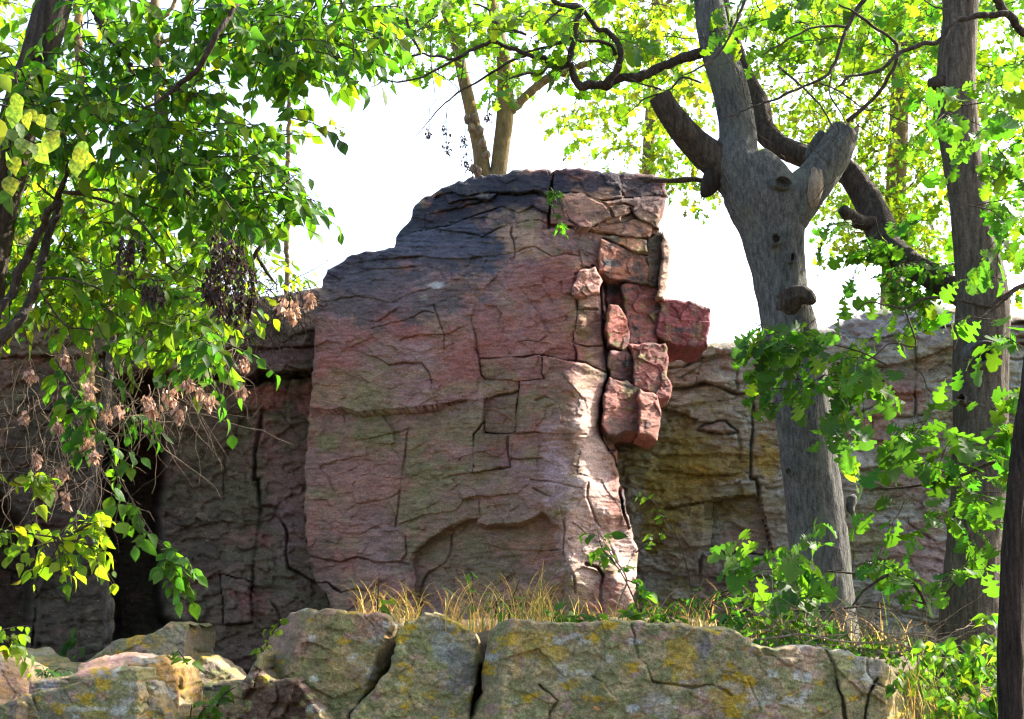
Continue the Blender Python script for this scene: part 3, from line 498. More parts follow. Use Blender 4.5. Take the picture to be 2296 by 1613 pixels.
# ------------------------------------------------------------------ foreground boulders and ledge
OL2 = (.195, .168, .066)
def plane(p1, p2, p3):
    A = np.array([[p[0], p[1], 1] for p in (p1, p2, p3)], float); a, b_, c = np.linalg.solve(A, np.array([p[2] for p in (p1, p2, p3)], float))
    b2 = b_ * (.4 if abs(a) < .0015 else 1)
    return lambda x, y: a * x + b2 * y + c + (b_ - b2) * p1[1]
def nearest(*fs):                                  # convex body: the facet that lies furthest back wins
    return lambda x, y: np.maximum.reduce([f(x, y) for f in fs])
def boulder(label, outline, base, colf, cracks=(), seed=1, thick=1.0, group="boulders along the front", s=2.8, **kw):
    outline = [(x, 1860 if y > 1630 else y) for x, y in outline]
    c = np.array(outline); yy = float(np.median(base(c[:, 0], c[:, 1])))
    e = empty("boulder", at(c[:, 0].mean(), c[:, 1].max(), yy), label, "boulder", group)
    K2 = dict(chip=.010, a1=.020, a2=.009, a3=.006, a4=.006, f1=(110, 90), f2=(40, 32), blk=.015, rnd=5, rndd=.03, oj=.14, part="stone"); K2.update(kw)
    objs = rock("boulder", outline, base, e, M_BOULDER, colf, cracks, s=s, thick=thick, seed=seed, **K2)
    return e
fcol = lambda sd, base=OL2, extra=(): palette(sd, base, [((.24, .185, .095), .0), ((.14, .14, .06), .02), ((.22, .15, .11), -.24), (YEL, -.25), (GREY, -.34)], list(extra), 24, 1.2, .4)

# back to front on the left
boulder("flat grey-green slab leaning against the dark recess", R(0,2,(560,1240),(640,1180),(760,1090),(850,1070),(1000,1040),(1090,1000),(1150,955),(1230,960),(1280,1020),(1290,1100),(1300,1170),(1260,1290),(1230,1500),(560,1500)),
        nearest(plane((200, 1440, 11.6), (400, 1400, 11.9), (300, 1500, 11.2)), plane((415, 1400, 11.65), (430, 1440, 12.1), (415, 1500, 11.6))), fcol(61, (.13, .125, .08), [(400, 1440, 60, 40, (.15, .145, .095), .6)]), seed=61, group="boulders at the foot of the left cliff")
boulder("small pointed wedge boulder beside the grey-green slab", R(0,2,(1225,1480),(1255,1340),(1310,1250),(1350,1190),(1440,1220),(1560,1300),(1620,1345),(1600,1460),(1300,1560)),
        nearest(plane((420, 1490, 11.1), (448, 1470, 10.9), (430, 1560, 10.7)), plane((452, 1472, 10.85), (540, 1520, 10.93), (470, 1560, 10.75))), fcol(62, (.17, .13, .10)), seed=62, thick=.6, group="boulders at the foot of the left cliff")
boulder("low mottled boulder half hidden by small green plants", R(0,2,(1200,1500),(1330,1400),(1450,1370),(1640,1350),(1740,1420),(1700,1720),(1200,1720)),
        plane((410, 1570, 10.2), (545, 1520, 10.4), (470, 1613, 9.9)), fcol(63, (.17, .135, .085), [(480, 1545, 25, 10, VARN_SHADE, .6)]), seed=63, thick=.7, group="boulders at the foot of the left cliff")
boulder("mossy green boulder at the left edge", R(0,2,(-220,1200),(-100,1150),(0,1140),(50,1135),(180,1180),(250,1220),(400,1240),(520,1265),(600,1330),(600,1480),(-220,1480)),
        plane((0, 1460, 11.3), (170, 1500, 11.2), (60, 1540, 10.7)), fcol(64, (.10, .105, .052)), seed=64, thick=.8, group="boulders at the foot of the left cliff")
boulder("reddish triangular boulder in the bottom left corner", R(0,2,(-200,1180),(0,1200),(60,1250),(110,1320),(160,1410),(215,1430),(200,1700),(-200,1700)),
        nearest(plane((0, 1475, 9.9), (55, 1545, 9.8), (0, 1580, 9.6)), plane((50, 1530, 9.75), (70, 1550, 9.9), (55, 1600, 9.6))), fcol(65, (.20, .125, .085), [(20, 1530, 60, 60, (.21, .13, .085), .7)]), seed=65, thick=.7, group="boulders at the foot of the left cliff")
boulder("pale pink layered slab lying on top of the big left block", R(0,2,(195,1400),(205,1355),(290,1340),(430,1330),(520,1290),(545,1235),(680,1190),(800,1172),(900,1180),(950,1215),(1000,1260),(1000,1400),(600,1500),(190,1500)),
        nearest(plane((70, 1525, 9.35), (310, 1470, 9.6), (180, 1540, 9.2)), plane((180, 1500, 9.6), (300, 1475, 9.75), (200, 1530, 9.1))), fcol(66, (.30, .18, .14), [(230, 1480, 90, 20, (.36, .22, .18), .7)]), seed=66, thick=.6, bed=.03, bedp=7, group="boulders at the foot of the left cliff")
boulder("orange-stained boulder behind the big grey left block", R(0,2,(860,1240),(950,1210),(1100,1198),(1150,1240),(1172,1275),(1190,1380),(1215,1500),(1232,1720),(860,1720)),
        nearest(plane((300, 1480, 9.3), (390, 1490, 9.35), (340, 1560, 9.05)), plane((392, 1480, 9.3), (408, 1560, 9.6), (396, 1600, 9.1))), fcol(67, (.22, .14, .06), [(365, 1510, 40, 60, (.27, .155, .045), .7), (320, 1482, 50, 10, GREY, .6)]), seed=67, thick=.7, group="boulders at the foot of the left cliff")
boulder("grey wedge block leaning on the front of the orange boulder", R(0,2,(925,1400),(960,1355),(1050,1345),(1100,1400),(1160,1480),(1232,1580),(1260,1720),(925,1720)),
        nearest(plane((310, 1540, 8.95), (350, 1530, 9.0), (330, 1613, 8.8)), plane((350, 1530, 8.97), (405, 1600, 9.25), (370, 1613, 8.9))), fcol(68, (.14, .125, .095), [(355, 1540, 30, 20, GREY, .7)]), seed=68, thick=.6, group="boulders at the foot of the left cliff")
boulder("big grey flat-faced block in the left foreground", R(0,2,(118,1468),(300,1420),(500,1372),(720,1292),(880,1265),(930,1278),(935,1400),(925,1720),(110,1720)),
        nearest(plane((50, 1570, 9.0), (305, 1500, 9.0), (180, 1613, 8.75)), plane((300, 1496, 8.9), (200, 1520, 8.95), (240, 1492, 9.3))), fcol(69, (.135, .125, .085), [(200, 1600, 40, 30, (.19, .16, .03), .6), (180, 1590, 60, 6, (.38, .37, .33), .5)]),
        [(R(0,2,(215,1445),(235,1500),(255,1560),(280,1640)),6,.12,.03), (R(0,2,(420,1400),(480,1500),(640,1560),(760,1613)),4,.03)], seed=69, thick=.8, group="boulders at the foot of the left cliff")
boulder("thin grey stone wedged in the bottom left corner", R(0,2,(-200,1560),(0,1515),(60,1495),(118,1480),(122,1720),(-200,1720)), plane((0, 1590, 8.8), (40, 1575, 8.85), (10, 1613, 8.7)), fcol(70, (.15, .12, .10)), seed=70, thick=.5, group="boulders at the foot of the left cliff")

# broken dark slab and the tilted blocks of the front
boulder("tilted lichened slab with a reddish left face", [(578, 1462), (596, 1440), (614, 1422), (650, 1375), (672, 1369), (694, 1367), (707, 1372), (727, 1365), (765, 1370), (818, 1382), (845, 1372), (865, 1379), (892, 1412), (889, 1442), (875, 1492), (832, 1549), (785, 1600), (770, 1690), (575, 1690)],
        nearest(plane((700, 1380, 9.3), (880, 1420, 9.25), (760, 1600, 8.85)), plane((690, 1372, 9.35), (585, 1470, 9.75), (640, 1560, 8.95)), plane((866, 1379, 9.25), (892, 1412, 9.5), (800, 1580, 9.1))),
        fcol(71, (.175, .145, .075), [(640, 1430, 60, 70, (.19, .125, .095), .8), (830, 1400, 30, 40, (.24, .13, .10), .6), (780, 1500, 60, 60, (.2, .155, .045), .4), (705, 1520, 16, 12, (.42, .43, .37), .7)]), [(R(1,2,(150,915),(220,990),(260,1080),(380,1120)),4,.04,.02)], seed=71, thick=.9)
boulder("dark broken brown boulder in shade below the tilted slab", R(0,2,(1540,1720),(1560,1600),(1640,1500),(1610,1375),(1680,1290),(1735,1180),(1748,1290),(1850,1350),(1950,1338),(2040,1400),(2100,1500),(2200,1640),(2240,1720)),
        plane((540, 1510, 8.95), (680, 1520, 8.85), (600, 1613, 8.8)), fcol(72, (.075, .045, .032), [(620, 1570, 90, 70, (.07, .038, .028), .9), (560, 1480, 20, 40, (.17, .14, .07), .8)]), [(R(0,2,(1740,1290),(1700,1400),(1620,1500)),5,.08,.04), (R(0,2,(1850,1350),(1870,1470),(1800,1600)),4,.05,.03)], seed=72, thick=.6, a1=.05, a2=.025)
boulder("rounded blue-grey lichened block between the two crevices", R(1,2,(380,1020),(440,950),(520,930),(560,890),(640,905),(720,935),(800,970),(860,1010),(918,1085),(935,1200),(905,1350),(866,1500),(850,1720),(20,1720),(60,1580),(200,1430),(330,1270),(375,1110)),
        nearest(plane((900, 1400, 9.2), (1060, 1440, 9.25), (950, 1600, 8.85)), plane((1052, 1400, 9.2), (1076, 1440, 9.4), (1044, 1600, 9.0))),
        fcol(73, (.155, .135, .08), [(1000, 1440, 40, 60, (.16, .17, .155), .75), (1030, 1500, 40, 60, (.085, .088, .095), .6), (930, 1540, 60, 50, (.17, .145, .06), .5)]), [(R(1,2,(380,1010),(420,1140),(490,1200),(470,1260),(330,1330)),5,.06,.05,30)], seed=73, thick=.9)
led_out = R(1,2,(1012,1015),(1060,970),(1160,930),(1250,945),(1500,960),(1700,965),(1790,950),(1950,960),(2294,975)) + R(2,2,(130,1000),(320,1000),(420,1060),(500,1110),(640,1140),(800,1110),(930,1130),(1000,1150),(1110,1150),(1170,1190),(1330,1210),(1400,1260),(1440,1330),(1470,1430),(1510,1530),(1560,1640),(1580,1740)) + R(1,2,(830,1740),(870,1613),(960,1450),(950,1300),(980,1150))
led_cr = [(R(1,2,(1945,950),(1970,1100),(1990,1200),(2050,1250),(2090,1360),(2294,1390))+R(2,2,(60,1400),(200,1380),(330,1450)),6,.10,.03,30), (R(1,2,(1690,1330),(1760,1370),(1800,1430),(1860,1490)),5,.07,.07,40), (R(1,2,(1330,1380),(1400,1440),(1450,1490),(1400,1560),(1370,1720)),6,.10,.06,40),
  (R(2,2,(930,1120),(970,1160),(1030,1280),(1040,1380),(1080,1500),(1110,1720)),7,.16,-.05,30), (R(2,2,(1310,1340),(1290,1370),(1250,1450),(1220,1720)),7,.16), (R(2,2,(1235,1200),(1240,1300),(1290,1370),(1480,1440)),5,.06), (R(2,2,(420,1050),(440,1110),(520,1130),(720,1125),(800,1110)),5,.07,.05,20), (R(2,2,(630,1140),(620,1300)),4,.04), (R(2,2,(280,1300),(420,1320),(520,1540)),5,.04,.05,40)]
led_base = nearest(plane((1150, 1400, 8.95), (1700, 1420, 8.9), (1400, 1600, 8.65)), plane((1148, 1390, 8.95), (1146, 1480, 8.85), (1085, 1440, 9.22)), plane((1700, 1420, 8.9), (2030, 1520, 9.0), (1850, 1613, 8.65)), plane((1950, 1480, 8.95), (2040, 1580, 9.4), (1960, 1613, 8.8)))
led_out = [(x, 1860 if y > 1640 else y) for x, y in led_out]
ledge = empty("rock_ledge", at(1500, 1640, 9.2), "long lichen-covered ledge block under the dry grass in front", "rock ledge")
rock("rock_ledge", led_out, led_base, ledge, M_BOULDER, fcol(74, (.17, .145, .075), [(1210, 1450, 60, 40, (.24, .165, .02), .5), (1250, 1465, 35, 20, (.30, .20, .02), .7), (1160, 1450, 14, 80, (.25, .16, .05), .6), (1530, 1480, 40, 60, YEL, .6), (1580, 1450, 16, 40, (.09, .09, .09), .7), (1640, 1560, 60, 40, (.25, .16, .03), .5), (1700, 1560, 40, 25, GREY, .5), (1800, 1480, 60, 40, (.25, .16, .12), .5), (1850, 1440, 110, 24, (.22, .21, .19), .7), (1950, 1480, 60, 40, (.21, .205, .18), .6), (2000, 1570, 40, 60, (.25, .18, .09), .6), (1480, 1580, 40, 30, (.25, .22, .2), .5), (1300, 1500, 120, 60, (.16, .15, .08), .4)]), led_cr,
     s=2.6, thick=.9, seed=74, chip=.011, a1=.022, a2=.009, a3=.006, a4=.006, f1=(130, 100), f2=(44, 34), blk=.025, rnd=5, rndd=.03, oj=.14, part="stone")

# ------------------------------------------------------------------ limbs and twigs
def spline(P, step):
    P = np.asarray(P, float); out = []
    Q = np.vstack([2 * P[0] - P[1], P, 2 * P[-1] - P[-2]])
    for i in range(1, len(Q) - 2):
        p0, p1, p2, p3 = Q[i - 1:i + 3]; L = np.linalg.norm(p2[:3] - p1[:3]); k = max(1, int(math.ceil(L / step)))
        for j in range(k):
            t = j / k; out.append(.5 * ((2 * p1) + (-p0 + p2) * t + (2 * p0 - 5 * p1 + 4 * p2 - p3) * t * t + (-p0 + 3 * p1 - 3 * p2 + p3) * t ** 3))
    out.append(P[-1]); return np.array(out)
def tube(P, nseg, seed=0, rough=0.0, flare=0):
    """P: n x 4 (xyz, radius) -> verts, quads"""
    C = P[:, :3]; r = np.maximum(P[:, 3], .0006); T = np.gradient(C, axis=0); T /= np.linalg.norm(T, axis=1)[:, None] + 1e-9
    up = np.array([0.13, 1, .21]); V = []
    th = np.arange(nseg) / nseg * 2 * np.pi; ln = np.concatenate([[0], np.cumsum(np.linalg.norm(np.diff(C, axis=0), axis=1))])
    a = up - T[0] * np.dot(up, T[0]); a /= np.linalg.norm(a)
    for i in range(len(C)):
        a = a - T[i] * np.dot(a, T[i]); a /= np.linalg.norm(a) + 1e-9; b_ = np.cross(T[i], a)
        rr = np.full(nseg, r[i])
        if rough:
            k = 1.0 / max(r[i], .02)
            n_ = fbm(np.cos(th) * 1.1 + seed * 7.1 + ln[i] * .13 * k, np.sin(th) * 1.1 + seed * 3.3 + ln[i] * .08 * k, seed, 3)
            if nseg >= 40: n_ = n_ * .8 + .8 * fbm(th * nseg / 16 + 40, np.full(nseg, ln[i] * 7.0), seed + 3, 3) * np.clip(np.minimum(th, 2 * np.pi - th) * 3, 0, 1)
            rr = rr * (1 + rough * n_)
        V.append(C[i] + (np.cos(th)[:, None] * a + np.sin(th)[:, None] * b_) * rr[:, None])
    V = np.concatenate(V); n = len(C); I = np.arange(n * nseg).reshape(n, nseg); J = np.roll(I, -1, 1)
    return V, np.stack([I[:-1], J[:-1], J[1:], I[1:]], -1).reshape(-1, 4)
def merge(parts):
    Vs = []; Fs = []; n = 0
    for v, f in parts: Vs.append(v); Fs.append(f + n); n += len(v)
    return np.concatenate(Vs), np.concatenate(Fs)
def limb_path(pts, Y):
    """pts: (px, py, radius px[, dY])"""
    out = []
    for p in pts:
        y = Y + (p[3] if len(p) > 3 else 0); q = at(p[0], p[1], y); out.append([q[0], q[1], q[2], p[2] / FPX * y])
    return np.array(out)
def limb(name, pts, Y, parent, mat, nseg=14, rough=.07, seed=0, cap=False):
    P = limb_path(pts, Y); r = P[:, 3].mean(); P = spline(P, .035 if nseg >= 40 else max(.02, r * .55)); P[:, 3] = np.maximum(P[:, 3], .0015)
    if r < .05:                                     # crooked growth
        n_ = np.arange(len(P)); k = np.clip(r * .9, .002, .02)
        P[:, 0] += k * fbm(n_ * .24, n_ * 0 + seed, 3); P[:, 2] += k * fbm(n_ * .24, n_ * 0 + seed + 9, 4); P[:, 1] += 2 * k * fbm(n_ * .21, n_ * 0 + seed + 5, 6)
        P[:, 3] *= 1 + .22 * fbm(n_ * .45, n_ * 0 + seed + 3, 7)
    V, F = tube(P, nseg, seed, rough); FF = [F]
    c0 = len(V); V = np.vstack([V, P[-1, :3], P[0, :3]]); n = len(P)
    e = np.arange(nseg); l = (n - 1) * nseg
    FF.append(np.stack([l + e, l + (e + 1) % nseg, np.full(nseg, c0)], 1)); FF.append(np.stack([(e + 1) % nseg, e, np.full(nseg, c0 + 1)], 1))
    return put(name, mesh(name, V, FF, mat), parent)
def rz(c, r, pts, rr, *more):                       # enlarged-view points with radii in the same units
    d = R(c, r, *pts); rr = np.interp(np.linspace(0, 1, len(pts)), np.linspace(0, 1, len(rr)), rr)
    return [(d[i][0], d[i][1], float(rr[i]) * K) for i in range(len(pts))]

# ------------------------------------------------------------------ leaves
def leaf_tpl(rows, fold=.22, curl=.25, wid=1.0, twist=0.0):
    """rows: (t, half width) -> unit leaf along +Y, width +X, normal +Z"""
    V = []; F = []
    for t, w in rows:
        z = -curl * t * t; w = w * wid; k = twist * t
        V += [(-w, t, z + fold * w - k * w), (0, t, z), (w, t, z + fold * w + k * w)]
    n = len(rows)
    for i in range(n - 1):
        a = 3 * i
        F += [(a, a + 1, a + 4), (a, a + 4, a + 3), (a + 1, a + 2, a + 5), (a + 1, a + 5, a + 4)]
    return np.array(V), np.array(F)
_ov = [(0, .015), (.10, .17), (.28, .32), (.5, .34), (.72, .22), (.88, .09), (1, .004)]
_ov2 = [(0, .015), (.12, .24), (.32, .38), (.55, .34), (.78, .17), (1, .004)]
_oak = [(0, .012), (.12, .03), (.17, .15), (.24, .19), (.29, .07), (.36, .09), (.42, .30), (.49, .31), (.54, .13), (.60, .15), (.66, .40), (.76, .40), (.80, .26), (.86, .30), (.93, .27), (1, .05)]
_oakb = [(0, .012), (.16, .14), (.28, .06), (.44, .32), (.55, .13), (.72, .42), (.84, .24), (1, .06)]
def variants(rows): return [leaf_tpl(rows, f, c, w, t) for f, c, w, t in ((.22, .25, 1, 0), (.5, .5, .9, .3), (.05, -.2, 1.1, -.25), (.35, .75, .85, .5), (.15, .1, 1.0, -.5))]
OVATE = variants(_ov); OVATE2 = variants(_ov2); OAK = variants(_oak); OAKB = variants(_oakb)
LANCE = variants([(0, .01), (.2, .12), (.5, .15), (.8, .08), (1, .003)])
def frame(axis, nrm):
    a = axis / (np.linalg.norm(axis, axis=-1, keepdims=True) + 1e-9); n = nrm - a * (nrm * a).sum(-1, keepdims=True); n /= np.linalg.norm(n, axis=-1, keepdims=True) + 1e-9
    return np.stack([np.cross(a, n), a, n], -1)      # columns: width, length, normal
class Leaves:
    def __init__(s): s.p = []; s.a = []; s.n = []; s.s = []; s.c = []; s.tw = []
    def add(s, p, a, n, sz, c): s.p.append(p); s.a.append(a); s.n.append(n); s.s.append(sz); s.c.append(c)
def spray(LV, rng, p0, d, L, n, size, tints, droop=.5, tw_r=.004, flat=.55, petiole=.25):
    d = d / (np.linalg.norm(d) + 1e-9); k = 6; pts = []
    side = np.cross(d, [0, 0, 1.0]); side /= np.linalg.norm(side) + 1e-6; bend = rng.randn() * .25
    for i in range(k):
        t = i / (k - 1); pts.append(p0 + d * L * t + np.array([0, 0, -1]) * droop * L * t * t * .5 + side * bend * L * t * t + rng.randn(3) * .012 * L)
    pts = np.array(pts); LV.tw.append(np.column_stack([pts, np.linspace(tw_r, tw_r * .35, k)]))
    for j in range(n):
        t = .12 + .88 * (j + rng.rand() * .6) / n; f = t * (k - 1); i = min(int(f), k - 2); p = pts[i] + (pts[i + 1] - pts[i]) * (f - i)
        tg = pts[i + 1] - pts[i]; tg /= np.linalg.norm(tg) + 1e-9; sd = np.cross(tg, [0, 0, 1.0]); sd /= np.linalg.norm(sd) + 1e-6
        sgn = 1 if j % 2 else -1
        ax = tg * (.55 + .3 * rng.rand()) + sd * sgn * (.8 if j < n - 1 else .1) + np.array([0, 0, -.35 - .35 * rng.rand()]) * droop * 1.6 + rng.randn(3) * .22
        nr = np.array([0, -.25, 1.0]) + rng.randn(3) * flat
        sz = size * np.clip(1 + .3 * rng.randn(), .45, 1.5); ax /= np.linalg.norm(ax)
        c = np.array(tints[rng.randint(len(tints))]) * np.clip(1 + .28 * rng.randn(), .4, 1.7) * (1 + rng.randn(3) * np.array([.12, .05, .1]))
        LV.add(p + ax * size * petiole * .5, ax, nr, sz, np.clip(c, .006, .6))
_leafmesh = {}
def leaf_mesh(tpl, key, c, mat):
    c = tuple(np.round(c, 2)); k = (key, c, mat.name)
    if k not in _leafmesh: _leafmesh[k] = mesh("leaf", tpl[0], tpl[1], mat, np.tile(np.maximum(c, .008), (len(tpl[0]), 1)))
    return _leafmesh[k]
def finish(LV, parent, tpl, key, mat, nobj=0, twig_mat=None, fname="foliage", tname="twigs", palette_n=5):
    p = np.array(LV.p); Fm = frame(np.array(LV.a), np.array(LV.n)); s = np.array(LV.s); c = np.array(LV.c)
    order = np.argsort(-s / np.maximum(p[:, 1], .5) * (1 + .0 * s))
    vis = order[np.isin(order, np.flatnonzero((np.abs(p[:, 0] / p[:, 1]) < .335)))]
    pick = vis[:nobj]; rest = np.setdiff1d(np.arange(len(p)), pick)
    if len(rest):
        Vs = []; Fs = []; Cs = []; n0 = 0
        for v in range(len(tpl)):
            q = rest[rest % len(tpl) == v]
            if not len(q): continue
            V = np.einsum('nij,vj->nvi', Fm[q], tpl[v][0]) * s[q][:, None, None] + p[q][:, None]; n = len(tpl[v][0])
            Vs.append(V.reshape(-1, 3)); Fs.append((tpl[v][1][None] + (np.arange(len(q)) * n)[:, None, None]).reshape(-1, 3) + n0); Cs.append(np.repeat(c[q], n, 0)); n0 += len(q) * n
        put(fname, mesh(fname, np.concatenate(Vs), np.concatenate(Fs), mat, np.concatenate(Cs)), parent, "stuff")
    if len(pick):
        base = c[pick]; cen = base[np.random.RandomState(3).choice(len(base), min(palette_n, len(base)), False)]
        for i in pick:
            q = cen[np.argmin(((cen - c[i]) ** 2).sum(1))]
            o = put("leaf", leaf_mesh(tpl[i % len(tpl)], key + str(i % len(tpl)), q, mat), parent)
            M = Matrix([[*(Fm[i][r] * s[i]), p[i][r] - (parent.location[r] if parent else 0)] for r in range(3)] + [[0, 0, 0, 1]]); o.matrix_basis = M
    if LV.tw and twig_mat:
        V, F = merge([tube(t, 5) for t in LV.tw]); put(tname, mesh(tname, V, F, twig_mat), parent, "stuff")
def fill(LV, rng, poly, Yr, n, size, tints, L=.35, k=7, droop=.5, dens=None, dirx=0, flat=.55, tw_r=.004):
    P = np.array(poly, float); lo = P.min(0); hi = P.max(0); got = 0; tries = 0
    while got < n and tries < n * 30:
        tries += 1; x, y = lo + (hi - lo) * rng.rand(2)
        if not inside(np.array([x]), np.array([y]), P)[0]: continue
        if dens is not None and rng.rand() > dens(x, y): continue
        Y = Yr[0] + (Yr[1] - Yr[0]) * rng.rand(); p = at(x, y, Y)
        d = np.array([rng.randn() + dirx, rng.randn() * .8, -.15 + .5 * rng.randn()])
        spray(LV, rng, p, d, L * (.6 + .8 * rng.rand()), int(k * (.7 + .6 * rng.rand())), size, tints, droop, tw_r, flat); got += 1
G_DK = [(.040, .108, .022), (.047, .125, .020), (.056, .135, .022), (.037, .095, .026)]
G_MD = [(.062, .148, .020), (.072, .16, .018), (.058, .135, .018), (.084, .172, .022)]
G_LT = [(.10, .178, .018), (.112, .185, .020), (.085, .168, .018), (.125, .185, .020)]
G_YL = [(.145, .178, .020), (.17, .182, .026), (.125, .178, .020)]
# ------------------------------------------------------------------ trees
def dg(px, py, Y): return float(at(px, py, Y)[2])
# the pruned oak between pillar and cliff
OY = 11.5
oak = empty("oak_tree", at(1850, 1475, OY), "grey oak with sawn-off limbs and a hollow standing right of the pillar", "tree")
limb("trunk", [(1856, 1510, 84), (1850, 1440, 75), (1842, 1330, 70), (1836, 1208, 67), (1820, 1072, 65), (1805, 960, 65), (1796, 872, 66), (1769, 738, 62), (1750, 638, 59), (1735, 540, 70), (1722, 470, 86), (1690, 410, 82), (1652, 365, 63), (1655, 300, 44), (1638, 200, 43), (1606, 100, 38), (1588, 0, 34), (1570, -120, 30), (1562, -420, 20), (1570, -700, 8)], OY, oak, M_OAK, 64, .07, 3)
limb("sawn_limb", [(1670, 420, 56, .05), (1612, 366, 44, -.02), (1565, 326, 36, -.08), (1526, 286, 32, -.15), (1496, 244, 29, -.2), (1478, 214, 27, -.22)], OY, oak, M_DARKBARK, 44, .11, 5)
bl = limb("broken_limb", [(1735, 500, 70), (1775, 455, 60, -.03), (1826, 405, 47, -.05), (1862, 355, 41, -.06), (1884, 312, 36, -.06), (1896, 292, 33, -.06)], OY, oak, M_OAK, 48, .12, 6)
def patch_disc(name, px, py, Y, rx, ry, nrm, mat, parent, seed, bulge=.02, hole=0.0):
    c = at(px, py, Y); nrm = np.array(nrm, float); Fm = frame(np.array([0.1, 0, 1.0]), nrm); nr, ns = 7, 20; V = []
    for i in range(nr):
        q = i / (nr - 1)
        for j in range(ns):
            t = j / ns * 2 * math.pi; w = 1 + .32 * float(fbm(np.array(math.cos(t) * 1.6 + seed), np.array(math.sin(t) * 1.6 + seed), seed)); z = bulge * (1 - q * q) * 1.3 + (bulge * 1.2 * math.exp(-((q - .72) / .18) ** 2) if hole else 0) - hole * (1 - sstep(.3, .7, q)) - (.03 if i == nr - 1 else 0)
            V.append(c + Fm @ np.array([rx / FPX * Y * q * w * math.cos(t), ry / FPX * Y * q * w * math.sin(t), z]))
    I = np.arange(nr * ns).reshape(nr, ns); J = np.roll(I, -1, 1)
    me = mesh(name, np.array(V), np.stack([I[:-1], J[:-1], J[1:], I[1:]], -1).reshape(-1, 4), M_HOLLOW if hole > .02 else mat)
    if hole > .02:                                  # bark collar round a dark hole
        me.materials.append(M_OAK if mat is M_HOLLOW else mat); me.polygons.foreach_set("material_index", np.repeat([0, 0, 0, 1, 1, 1], ns).astype(np.int32))
    return put(name, me, parent)
patch_disc("hollow", 1752, 412, OY - .275, 30, 19, (.25, -.75, .8), M_HOLLOW, oak, 1, .03, .16)
patch_disc("bare_wood", 1830, 418, OY - .205, 19, 52, (.3, -1, .15), M_WOOD, oak, 2, .03)
for j, (a, b_, c_) in enumerate([(1872, 300, 1862), (1886, 296, 1880), (1900, 294, 1902), (1912, 296, 1926), (1890, 300, 1892)]):
    limb("splinter", [(a, b_ + 14, 11, -.06), (a * .5 + c_ * .5, b_ - 2, 7, -.08), (c_, b_ - 20 - 5 * (j % 3), 2, -.09)], OY, oak, M_WOOD, 7, .2, j)
limb("stub", [(1818, 360, 16, .1), (1826, 335, 17, .1), (1838, 312, 15, .1), (1846, 300, 13, .1)], OY, oak, M_OAK, 10, .2, 8)
patch_disc("knot", 1740, 536, OY - .25, 15, 19, (0, -1, .1), M_OAK, oak, 4, .02, .03); patch_disc("knot", 1775, 578, OY - .205, 11, 16, (.3, -1, .1), M_OAK, oak, 5, .02, .03); patch_disc("knot", 1769, 1058, OY - .19, 9, 10, (-.3, -1, .1), M_OAK, oak, 6, .015, .02)
limb("stub", [(1762, 690, 34, -.10), (1782, 668, 27, -.20), (1802, 662, 22, -.24), (1818, 672, 14, -.27), (1826, 680, 6, -.28)], OY, oak, M_DARKBARK, 40, .2, 9)
limb("stub", [(1600, 395, 28, -.05), (1585, 425, 20, -.1), (1578, 436, 12, -.12)], OY, oak, M_HOLLOW, 10, .3, 10)
limb("stub", [(1905, 1120, 12, 0), (1908, 1140, 10, -.02), (1916, 1165, 4, -.04)], OY, oak, M_OAK, 8, .3, 11)
limb("branch", [(1600, 404, 5, .1), (1560, 403, 7, .1), (1510, 406, 6, .12), (1440, 404, 4, .15)], OY, oak, M_TWIG, 8, .1, 12)
